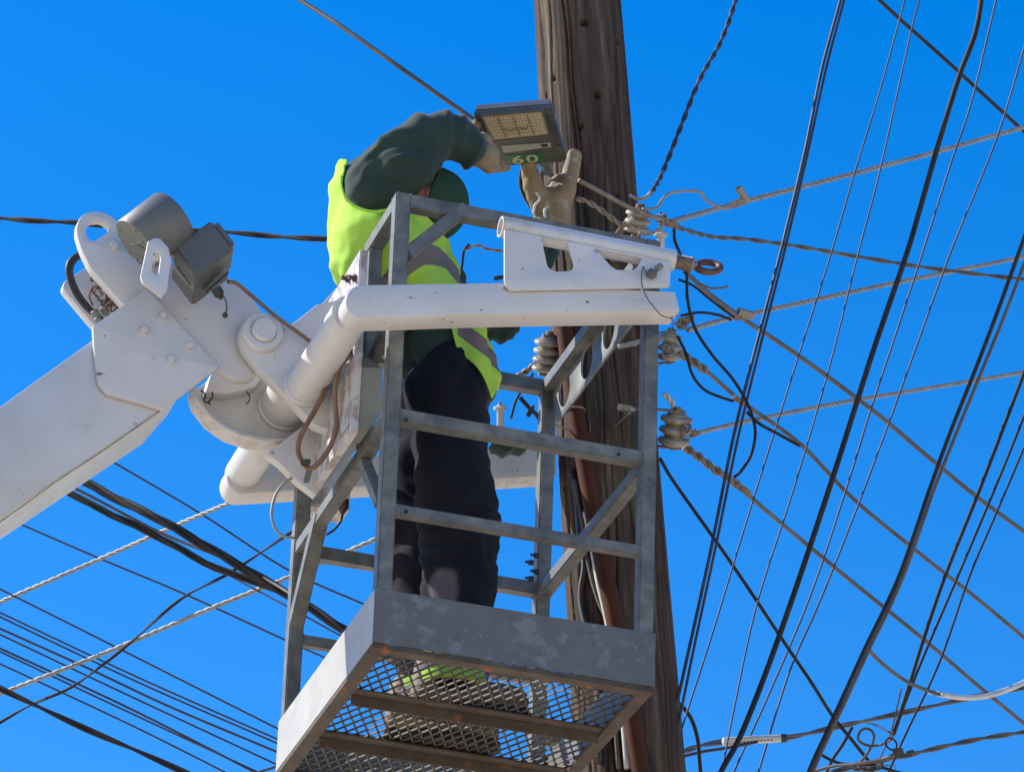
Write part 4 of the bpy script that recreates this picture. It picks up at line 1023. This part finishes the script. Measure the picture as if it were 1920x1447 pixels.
wire('cable', [(1950, 620, 11.8), (1920, 700), (1882, 800), (1832, 930), (1772, 1080), (1731, 1200), (1700, 1300), (1676, 1372, 11.8)], 3.6, M_DARKC, 'black drop wire ending at the curled loop lower right')
wire('cable', [(1950, 700, 12), (1920, 780), (1872, 900), (1796, 1080), (1738, 1215), (1700, 1310), (1678, 1372, 11.8)], 2.6, M_DARKC, 'thinner black drop wire meeting the loop lower right')
wire('cable', [(1950, 770, 12.2), (1920, 840), (1868, 962), (1818, 1080), (1762, 1240), (1700, 1372), (1660, 1460, 12)], 2.2, M_DARKC, 'rightmost thin drop wire near the right border')
wire('cable', [(1690, 1290, 12), (1668, 1380), (1636, 1447), (1620, 1490, 12)], 1.5, M_VIOLC, 'short thin wire beside the curled loop lower right')
# strands running from the pole to the upper right
wire('strand', [(1240, 421, PD-.15), (1300, 404), (1385, 381), (1600, 326), (1760, 284), (1920, 239), (2000, 217, 14.5)], 5.0, M_ALU, 'bare silver strand rising right from the upper insulator', (3, 62))
wire('cable', [(1262, 424, PD-.1), (1300, 436), (1340, 445), (1400, 449), (1500, 463), (1600, 480), (1750, 504), (1920, 524), (1990, 530, 14)], 4.4, M_BROWNC, 'dark twisted cable running right from the upper insulator', (2, 190))
wire('strand', [(1290, 619, PD), (1345, 603), (1400, 590), (1600, 547), (1760, 514), (1920, 482), (2000, 466, 14.8)], 4.8, M_ALU, 'bare silver strand rising right below the steel ring', (3, 62))
wire('strand', [(1298, 814, PD), (1400, 790), (1560, 758), (1740, 728), (1920, 698), (2000, 684, 14.8)], 4.4, M_ALU, 'bare silver strand rising right from the widest insulator', (3, 62))
wire('cable', [(1285, 510, PD), (1335, 555), (1400, 602), (1480, 655), (1560, 712), (1650, 780), (1740, 856), (1830, 930), (1920, 996), (2000, 1055, 14)], 4.2, M_BROWNC, 'grey brown cable falling right from behind the steel ring')
wire('cable', [(1262, 650, PD), (1318, 690), (1390, 752), (1500, 832), (1600, 935), (1730, 1042), (1830, 1120), (1920, 1195), (2000, 1262, 14)], 3.8, M_BROWNC, 'grey brown cable falling right from the insulator under the beam end')
wire('cable', [(1380, 908, PD), (1440, 960), (1500, 1010), (1600, 1092), (1740, 1205), (1830, 1282), (1920, 1356), (2000, 1425, 14)], 3.8, M_BROWNC, 'lowest grey brown cable falling right from the widest insulator')
wire('cable', [(1600, -45, 14), (1648, 0), (1700, 48), (1760, 101), (1830, 165), (1920, 247), (1990, 310, 15)], 3.6, M_DARKC, 'dark cable cutting across the upper right corner of the sky')
wire('twisted_cable', [(1395, -50, 12.8), (1380, 0), (1352, 78), (1312, 150), (1276, 240), (1242, 325), (1222, 362, PD-.2)], 4.6, M_VIOLC, 'two strand twisted wire dropping to the pole top insulator', (2, 96))
wire('wire_end', [(1181, 365, PD-.2), (1190, 371), (1203, 373), (1214, 368), (1222, 358, PD-.2)], 3.2, M_ALU, 'short bent bare wire end beside the pole above the upper insulator', cat='wire')
wire('wire_end', [(1205, 392, PD-.2), (1226, 391), (1234, 386), (1250, 366), (1275, 359), (1312, 360), (1322, 374), (1345, 386), (1368, 392, PD)], 2.8, M_ALU, 'kinked bare silver wire arching above the upper strand', cat='wire')
wire('cable', [(1238, 860, PD-.1), (1258, 895), (1300, 955), (1350, 1025), (1400, 1098), (1480, 1218), (1522, 1280), (1560, 1340), (1600, 1390), (1640, 1440, 12)], 3.4, M_DARKC, 'dark cable falling diagonally from the widest insulator to the lower right')
wire('jumper_wire', [(1264, 424, PD-.12), (1265, 450), (1275, 475), (1287, 510), (1289, 560), (1303, 615), (1335, 665), (1375, 712), (1403, 760), (1416, 805), (1410, 848), (1392, 880), (1376, 895, PD-.1)], 3.0, M_DARKC, 'long dark jumper looping down right of the steel ring', cat='wire')
wire('jumper_wire', [(1270, 630, PD-.1), (1286, 662), (1298, 702), (1320, 730), (1350, 744), (1376, 752, PD-.1)], 2.8, M_DARKC, 'short dark jumper looping from the insulator under the beam end', cat='wire')
wire('jumper_wire', [(1272, 524, PD-.1), (1300, 536), (1335, 564), (1378, 596, PD-.1)], 2.4, M_DARKC, 'thin dark jumper beneath the steel ring', cat='wire')
wire('jumper_wire', [(1276, 592, PD-.1), (1310, 586), (1345, 590), (1372, 600, PD-.1)], 2.6, M_DARKC, 'short dark jumper arching into the middle clamp', cat='wire')
wire('wire_end', [(1310, 531, PD-.1), (1332, 540), (1350, 540), (1366, 537, PD-.1)], 2.2, M_GREYP, 'short grey wire tail pointing right below the steel ring', cat='wire')
wire('jumper_wire', [(1400, 772, PD-.1), (1425, 795), (1460, 814), (1500, 836, PD-.1)], 3.0, M_DARKC, 'black wire tail taped along the middle falling cable', cat='wire')
wire('guy_grip', [(1080, 372, PD-.35), (1105, 380), (1135, 400), (1165, 422), (1182, 424, PD-.3)], 5.5, M_HARDW, 'coiled wire grip across the pole above the slotted plate', (2, 46), cat='wire')
wire('guy_grip', [(1262, 652, PD), (1285, 668), (1308, 684), (1325, 696, PD)], 8, M_HARDW, 'coiled grip below the insulator under the beam end', (2, 40), cat='wire')
wire('guy_grip', [(1283, 838, PD), (1310, 856), (1340, 880), (1362, 893), (1392, 916, PD)], 8, M_HARDW, 'coiled grip below the widest insulator', (2, 44), cat='wire')
wire('guy_grip', [(1245, 738, PD-.05), (1258, 752), (1268, 778), (1272, 795, PD-.05)], 6, M_WCABLE, 'white coiled grip hanging above the widest insulator', (2, 30), cat='wire')
wire('strand', [(1085, 338, PD-.3), (1130, 362), (1170, 384), (1215, 404), (1245, 412, PD-.2)], 4.5, M_HARDW, 'rusty tie rod crossing the pole to the upper insulator', cat='rod')
wire('strand', [(1160, 650, PD-.25), (1185, 645), (1205, 640), (1245, 636, PD-.2)], 5, M_ALU, 'pale strand across the pole behind the right post', (3, 50))
wire('tie_wire', [(1240, 428, PD-.2), (1225, 436), (1210, 440), (1198, 438, PD-.25)], 4, M_ALU, 'bare tie wire around the upper insulator', (2, 26), cat='wire')
wire('tie_wire', [(968, 708, PD), (980, 700), (995, 690), (1008, 678, PD)], 6, M_HARDW, 'twisted grip left of the tall insulator', (2, 30), cat='wire')
wire('thin_wire', [(1035, 792, PD-.3), (1050, 800), (1068, 806), (1080, 806, PD-.25)], 2, M_ALU, 'short thin wire beside the conduit under the perforated plate', cat='wire')
wire('thin_wire', [(1106, 790, PD-.25), (1108, 812), (1130, 808), (1158, 794), (1180, 772), (1200, 764, PD-.25)], 2.2, M_BROWNC, 'thin looped wire on the pole below the perforated plate', cat='wire')
wire('thin_wire', [(870, 468, 12.3), (895, 460), (910, 466), (935, 470), (950, 472, 12.3)], 3, M_HARDW, 'thin wires behind the worker left of the slotted plate', (2, 40), cat='wire')
wire('thin_wire', [(860, 520, 12.3), (866, 500), (870, 470), (880, 458, 12.3)], 2.6, M_DARKC, 'dark wire rising beside the vest left of the slotted plate', cat='wire')
wire('thin_wire', [(958, 785, 12.3), (968, 750), (985, 722), (1000, 700, 12.3)], 2.4, M_DARKC, 'dark wire behind the basket above the mid rail', cat='wire')
wire('thin_wire', [(975, 745, 12.3), (990, 762), (1008, 780), (1020, 800, 12.3)], 4, M_DARKC, 'thick dark wire crossing behind the back post', cat='wire')
clamp('wire_clamp', 1386, 380, PD+.05, 16, .35, 'silver clamp with upright capped tube on the upper strand', (1384, 352, 1402, 378, 7), M_CERAM)
clamp('wire_clamp', 1392, 592, PD+.03, 17, .12, 'silver clamp with open tube on the strand below the steel ring', (1384, 584, 1412, 592, 8), M_CERAM)
clamp('wire_clamp', 1354, 576, PD, 11, -.7, 'small rusty clamp on the cable falling from the steel ring')
clamp('wire_clamp', 1385, 750, PD, 12, -.65, 'small pale clamp on the middle falling cable', None, M_CERAM)
clamp('wire_clamp', 1392, 916, PD, 14, -.6, 'clamp on the lowest falling cable below the widest insulator')
clamp('wire_clamp', 1310, 684, PD, 9, -.5, 'tiny clamp next to the insulator under the beam end')
clamp('wire_clamp', 1252, 418, PD-.13, 16, -.3, 'rusty dead end clevis at the upper insulator')
clamp('wire_clamp', 1282, 604, PD-.03, 16, .5, 'rusty clevis plate under the beam end')
clamp('wire_clamp', 1292, 812, PD-.03, 15, .0, 'rusty clevis at the widest insulator')
clamp('wire_clamp', 1172, 765, PD-.3, 14, -.15, 'pale bolted clamp on the shaded pole beside the right post', None, M_CERAM)
clamp('wire_clamp', 994, 772, PD-.3, 10, 1.1, 'black clamp on wires beside the small white insulator', None, M_BLACK)
clamp('wire_clamp', 935, 521, 12.3, 9, .2, 'black clamp just above the beam beside the slotted plate', None, M_BLACK)
# bottom right tangle
wire('cable', [(1275, 1412, PD-.05), (1300, 1402), (1350, 1391), (1470, 1383), (1560, 1364), (1700, 1334), (1840, 1303), (1920, 1288), (2000, 1272, 13.8)], 5.4, M_BROWNC, 'thick grey cable carrying a white splice sleeve low at the right', (2, 420))
wire('cable', [(1275, 1419, PD-.05), (1320, 1408), (1360, 1402), (1420, 1390, PD)], 3, M_BLACK, 'black wire slung just beneath the white splice sleeve')
a = P(1354, 1390, d=PD); b = P(1472, 1383, d=PD+.02)
t = thing('splice_sleeve', (a+b)/2, 'white splice sleeve with black ends on the thick low cable', 'sleeve')
MB().lathe(a, (b-a), [(.006, 0), (.0115, .004), (.0115, (b-a).length*.55), (.0105, (b-a).length*.56), (.0105, (b-a).length*.93)], 20).build('tube', M_WCABLE, t, smooth=40)
MB().lathe(a+(b-a)*.93, (b-a), [(.0118, 0), (.0118, .014), (.007, .018)], 20).build('end_cap', M_BLACK, t, smooth=40)
prt = MB()
for i in range(9):
    q = a+(b-a)*(.33+.055*i)-CF*.0112; prt.bar(q-CU*.002, q-CU*(.002)+(b-a).normalized()*.005, .004, .0006, up=CF)
prt.build('faded_print', M_GREYP, t)
wire('cable', [(1628, 1216, 11.4), (1642, 1232), (1668, 1255), (1700, 1277), (1726, 1289), (1760, 1301, 11.8)], 3.6, M_BROWNC, 'grey drop cable curving from the thick pair to the white cable')
wire('cable', [(1758, 1300, 11.8), (1800, 1307), (1840, 1306), (1872, 1298), (1900, 1288), (1925, 1276), (1990, 1240, 12.2)], 5.0, M_WCABLE, 'white sleeved cable curving up to the right border')
wire('cable', [(1560, 1447, 12), (1620, 1432), (1690, 1418), (1740, 1406), (1800, 1392), (1860, 1381), (1920, 1372), (2000, 1358, 12.8)], 5.0, M_BROWNC, 'twisted cable at the very bottom right running to the border', (2, 200))
wire('cable', [(1505, 1452, 12), (1560, 1436), (1600, 1432), (1650, 1424), (1680, 1412, 11.8)], 3.0, M_BROWNC, 'thin grey cable entering the black anchor clamp from the left')
wire('cable', [(1536, 1412, 12), (1560, 1425), (1585, 1432), (1630, 1432), (1660, 1440), (1700, 1452, 12)], 3.0, M_DARKC, 'sagging dark cable below the anchor clamp')
wire('cable', [(1610, 1350, 12), (1640, 1358), (1668, 1372, 11.8)], 1.6, M_DARKC, 'thin short wire from the thick low cable to the loop knot')
lp = P(1624, 1381, d=11.9); tt = []
for k in range(26):
    w = math.radians(-20+330*k/25); tt.append((1624+15*math.cos(w), 1381-16*math.sin(w), 11.9))
wire('wire_loop', [(1676, 1374, 11.8), (1668, 1388, 11.85), (1650, 1396, 11.9), (1628, 1397, 11.9)]+[(1624+15*math.cos(math.radians(250-40*k)), 1381-16*math.sin(math.radians(250-40*k)), 11.9) for k in range(1, 8)]+[(1632, 1402, 11.9), (1620, 1420, 11.9), (1600, 1440, 11.9)], 2.6, M_BROWNC, 'curled loop of grey wire low at the right', cat='wire')
wire('cable', [(1598, 1362, 12), (1580, 1395), (1560, 1425), (1545, 1460, 12)], 3.2, M_DARKC, 'short dark cable dropping from the thick low cable to the bottom edge')
t = thing('anchor_clamp', P(1686, 1411, d=11.8), 'black wedge anchor clamp with ring holding the low twisted cable', 'clamp')
MB().box8(P(1676, 1418, d=11.79), CR*.028+CU*.004, CU*.02-CR*.004, CF*.02).build('wedge', M_BLACK, t, bevel=.003)
MB().torus(P(1671, 1394, d=11.8), CF, .013, .0025, 28, 8, e=1.3).build('bail', M_DARKC, t, smooth=180)
MB().box8(P(1700, 1414, d=11.79), CR*.02+CU*.004, CU*.009, CF*.014).build('jaw', M_BLACK, t, bevel=.002)
MB().ell(P(1676, 1374, d=11.8), .007, .007, .006).build('knot', M_BLACK, t, smooth=180)
wire('cable', [(1162, 1300, PD-.25), (1200, 1296), (1240, 1302), (1272, 1318), (1295, 1345), (1308, 1385), (1312, 1430), (1318, 1490, PD-.2)], 3.8, M_DARKC, 'dark cable arching out of the pole and down beside its foot')
wire('cable', [(1120, 1395, PD-.2), (1160, 1400), (1200, 1405), (1260, 1420), (1280, 1416, PD-.2)], 3.4, M_BLACK, 'black cable wrapped round the pole at the bottom edge')
wire('guy_grip', [(1195, 1405, PD-.3), (1186, 1410), (1200, 1412), (1207, 1402), (1207, 1396, PD-.3)], 3, M_WCABLE, 'white hooked wire on the pole foot', cat='wire')
wire('guy_grip', [(1210, 1414, PD-.3), (1196, 1424), (1200, 1432), (1186, 1440), (1178, 1450, PD-.3)], 5, M_ALU, 'silver coiled grip on the pole foot at the bottom edge', (2, 22), cat='wire')
wire('strand', [(1222, 1418, PD-.28), (1245, 1414), (1280, 1406, PD-.2)], 4.5, M_ALU, 'thick silver strand end on the pole foot beside the white hook', (3, 30))
wire('tie_wire', [(1198, 1398, PD-.3), (1197, 1375), (1200, 1350), (1207, 1336, PD-.3)], 3, M_WCABLE, 'pale upright wire standing before the pole foot', cat='wire')
a = P(1095, 1400, d=PD-.3); b = P(1200, 1436, d=PD-.28)
t = thing('bracket_arm', a, 'grey steel tube arm clamped across the pole at the bottom edge', 'bracket')
MB().tube([P(1000, 1372, d=PD-.32), a, b, P(1290, 1466, d=PD-.26)], .026, 28).build('tube', M_GREYP, t, smooth=40)
MB().torus(pole_pt(-.33), ax, pole_r(-.33)+.006, .007, 60, 8).build('collar', M_GALV, t, smooth=180)
# left of the picture
wire('cable', [(480, -55, 13.2), (562, 0), (640, 50), (740, 120), (885, 222), (960, 272, 12.5)], 4.2, M_BROWNC, 'grey cable falling from the top border to the lamp head')
wire('twisted_cable', [(-90, 405, 13.5), (0, 409), (60, 414), (150, 418), (215, 426), (330, 432), (420, 435), (500, 442), (560, 446), (640, 449), (760, 452, 12.8)], 5.4, M_DARKC, 'twisted black cable passing behind the drum motor and vest', (2, 250))
wire('cable_bundle', [(60, 838, 13.6), (150, 897), (225, 938), (300, 974), (430, 1049), (560, 1126), (655, 1186), (800, 1275, 12.9)], 9.5, M_DARKC, 'thick black cable bundle, upper of two behind the boom', (3, 330))
wire('cable_bundle', [(50, 872, 13.6), (125, 920), (200, 960), (300, 1008), (400, 1062), (500, 1098), (560, 1128), (660, 1188), (800, 1280, 12.95)], 7.5, M_DARKC, 'dark brown cable bundle, lower of two behind the boom', (3, 330))
wire('cable', [(50, 876, 13.7), (150, 920), (300, 998), (420, 1046), (500, 1086), (560, 1122, 13.0)], 3, M_BROWNC, 'thin grey cable tied between the two thick bundles')
wire('cable', [(-60, 1153, 14.2), (0, 1128), (200, 1042), (340, 980), (445, 936), (560, 888, 13.2)], 4.0, M_ALU, 'silver strand rising to the rounded end of the rear beam', (3, 60))
wire('cable', [(-60, 1323, 14), (0, 1300), (200, 1222), (400, 1138), (540, 1082), (705, 1010), (860, 944, 13.2)], 4.2, M_ALU, 'silver strand rising behind the left basket posts', (3, 60))
wire('cable', [(-50, 1384, 14), (0, 1354), (60, 1320), (130, 1290), (190, 1248), (250, 1200), (340, 1122), (430, 1074), (530, 1008), (620, 950, 13.4)], 3.0, M_DARKC, 'dark twisted wire crossing the silver strands at the left', (2, 300))
for nm, pts_, r, m, lab in (
    ('l1', [(120, 812, 14), (205, 862), (380, 965), (540, 1068), (690, 1136), (800, 1190, 13.5)], 2.0, M_VIOLC, 'thin dark wire falling above the thick bundles at the left'),
    ('l2', [(-60, 705, 14.3), (0, 740), (40, 983, 14.3)], 1.8, M_VIOLC, None),
    ('l3', [(-60, 938, 14.3), (40, 983), (190, 1048), (350, 1115), (532, 1198), (640, 1246, 13.8)], 1.9, M_VIOLC, 'thin wire falling just below the boom to the basket post'),
    ('l4', [(400, 1062, 13.6), (470, 1100), (540, 1137), (640, 1192, 13.3)], 1.8, M_VIOLC, 'thin wire splitting off beneath the thick bundles'),
    ('l5', [(-60, 1074, 14), (0, 1104), (220, 1214), (522, 1366), (640, 1424, 13.6)], 1.8, M_VIOLC, 'uppermost thin wire of the parallel fan at the lower left'),
    ('l6', [(-60, 1120, 14), (0, 1148), (260, 1270), (522, 1386), (640, 1440, 13.6)], 1.8, M_VIOLC, 'second thin wire of the parallel fan at the lower left'),
    ('l7', [(-60, 1127, 14.1), (0, 1156), (260, 1279), (522, 1394), (640, 1450, 13.7)], 1.8, M_VIOLC, 'third thin wire of the parallel fan at the lower left'),
    ('l8', [(-60, 1150, 14), (0, 1178), (160, 1250), (320, 1325), (522, 1410), (640, 1460, 13.6)], 2.3, M_VIOLC, 'fourth wire of the parallel fan, slightly thicker and darker'),
    ('l9', [(-60, 1160, 14.1), (0, 1189), (260, 1312), (522, 1434), (640, 1490, 13.7)], 1.8, M_VIOLC, 'fifth thin wire of the parallel fan at the lower left'),
    ('l10', [(-60, 1186, 14), (0, 1215), (240, 1326), (478, 1447), (560, 1488, 13.7)], 2.2, M_VIOLC, 'sixth thin wire of the parallel fan at the lower left'),
    ('l11', [(-60, 1192, 14.1), (0, 1221), (240, 1334), (490, 1450), (560, 1484, 13.8)], 1.8, M_VIOLC, 'seventh thin wire of the parallel fan at the lower left'),
    ('l12', [(-60, 1217, 14), (0, 1244), (240, 1356), (422, 1447), (500, 1486, 13.7)], 1.8, M_VIOLC, 'lowest thin wire of the fan, just above the thick black cable'),
    ('l13', [(470, 1452, 13.8), (500, 1442), (540, 1430, 13.8)], 2.4, M_VIOLC, 'short dark wire touching the basket foot at the bottom edge')):
    if lab: wire('cable', pts_, r, m, lab)
wire('cable', [(-60, 1262, 12.8), (0, 1290), (80, 1328), (170, 1370), (260, 1408), (350, 1449), (430, 1486, 12.4)], 6.2, M_DARKC, 'thick black cable at the very bottom left', (2, 420))

def tangle(u, v, d, w, h, n, label, m=M_ALU, seed=1):
    rn = random.Random(seed); mb = MB()
    for i in range(n):
        q = []; cu_, cv = u+rn.uniform(-w, w)*.4, v+rn.uniform(-h, h)*.4; a0 = rn.uniform(0, 6.3)
        for k in range(rn.randint(4, 7)):
            q.append(P(cu_+w*.6*math.cos(a0+k*1.1)*rn.uniform(.5, 1), cv+h*.6*math.sin(a0+k*1.1)*rn.uniform(.5, 1), d=d+rn.uniform(-.03, .03)))
        mb.tube(spline(q, 6), rn.uniform(.0012, .0026), 6)
    tag(mb.build('tie_wire', m, None, smooth=180), label, 'wire')
tangle(1244, 412, PD-.16, 20, 18, 5, 'small tangle of bare tie wires around the upper insulator clevis', seed=4)
tangle(1276, 606, PD-.08, 22, 18, 6, 'tangle of rusty tie wires hanging under the right beam end', M_HARDW, 5)
tangle(1285, 806, PD-.08, 22, 24, 6, 'tangle of tie wires wound on the widest insulator', M_HARDW, 6)
tangle(1255, 655, PD-.1, 22, 20, 4, 'loose tie wires on the grey insulator beside the corner post', M_ALU, 8)
tangle(1640, 1436, 12, 60, 12, 9, 'knotted grey wires at the bottom edge below the curled loop', M_BROWNC, 9)
tangle(1190, 1428, PD-.3, 22, 20, 5, 'loose silver wires wound over the pole foot', M_ALU, 10)
tangle(1178, 770, PD-.3, 18, 12, 3, 'few loose wires at the pale clamp on the shaded pole', M_ALU, 11)

t = thing('cable_marker', P(1755, 1299, d=11.8), 'pair of small white marker rings where the grey drop cable meets the white cable', 'cable marker')
for k_ in (0, 1):
    q = P(1742+22*k_, 1296+6*k_, d=11.795); q2 = P(1754+22*k_, 1300+5*k_, d=11.795)
    MB().lathe(q, q2-q, [(.0045, 0), (.0068, .002), (.0068, .010), (.0045, .012)], 18).build('ring', M_WCABLE, t, smooth=40)
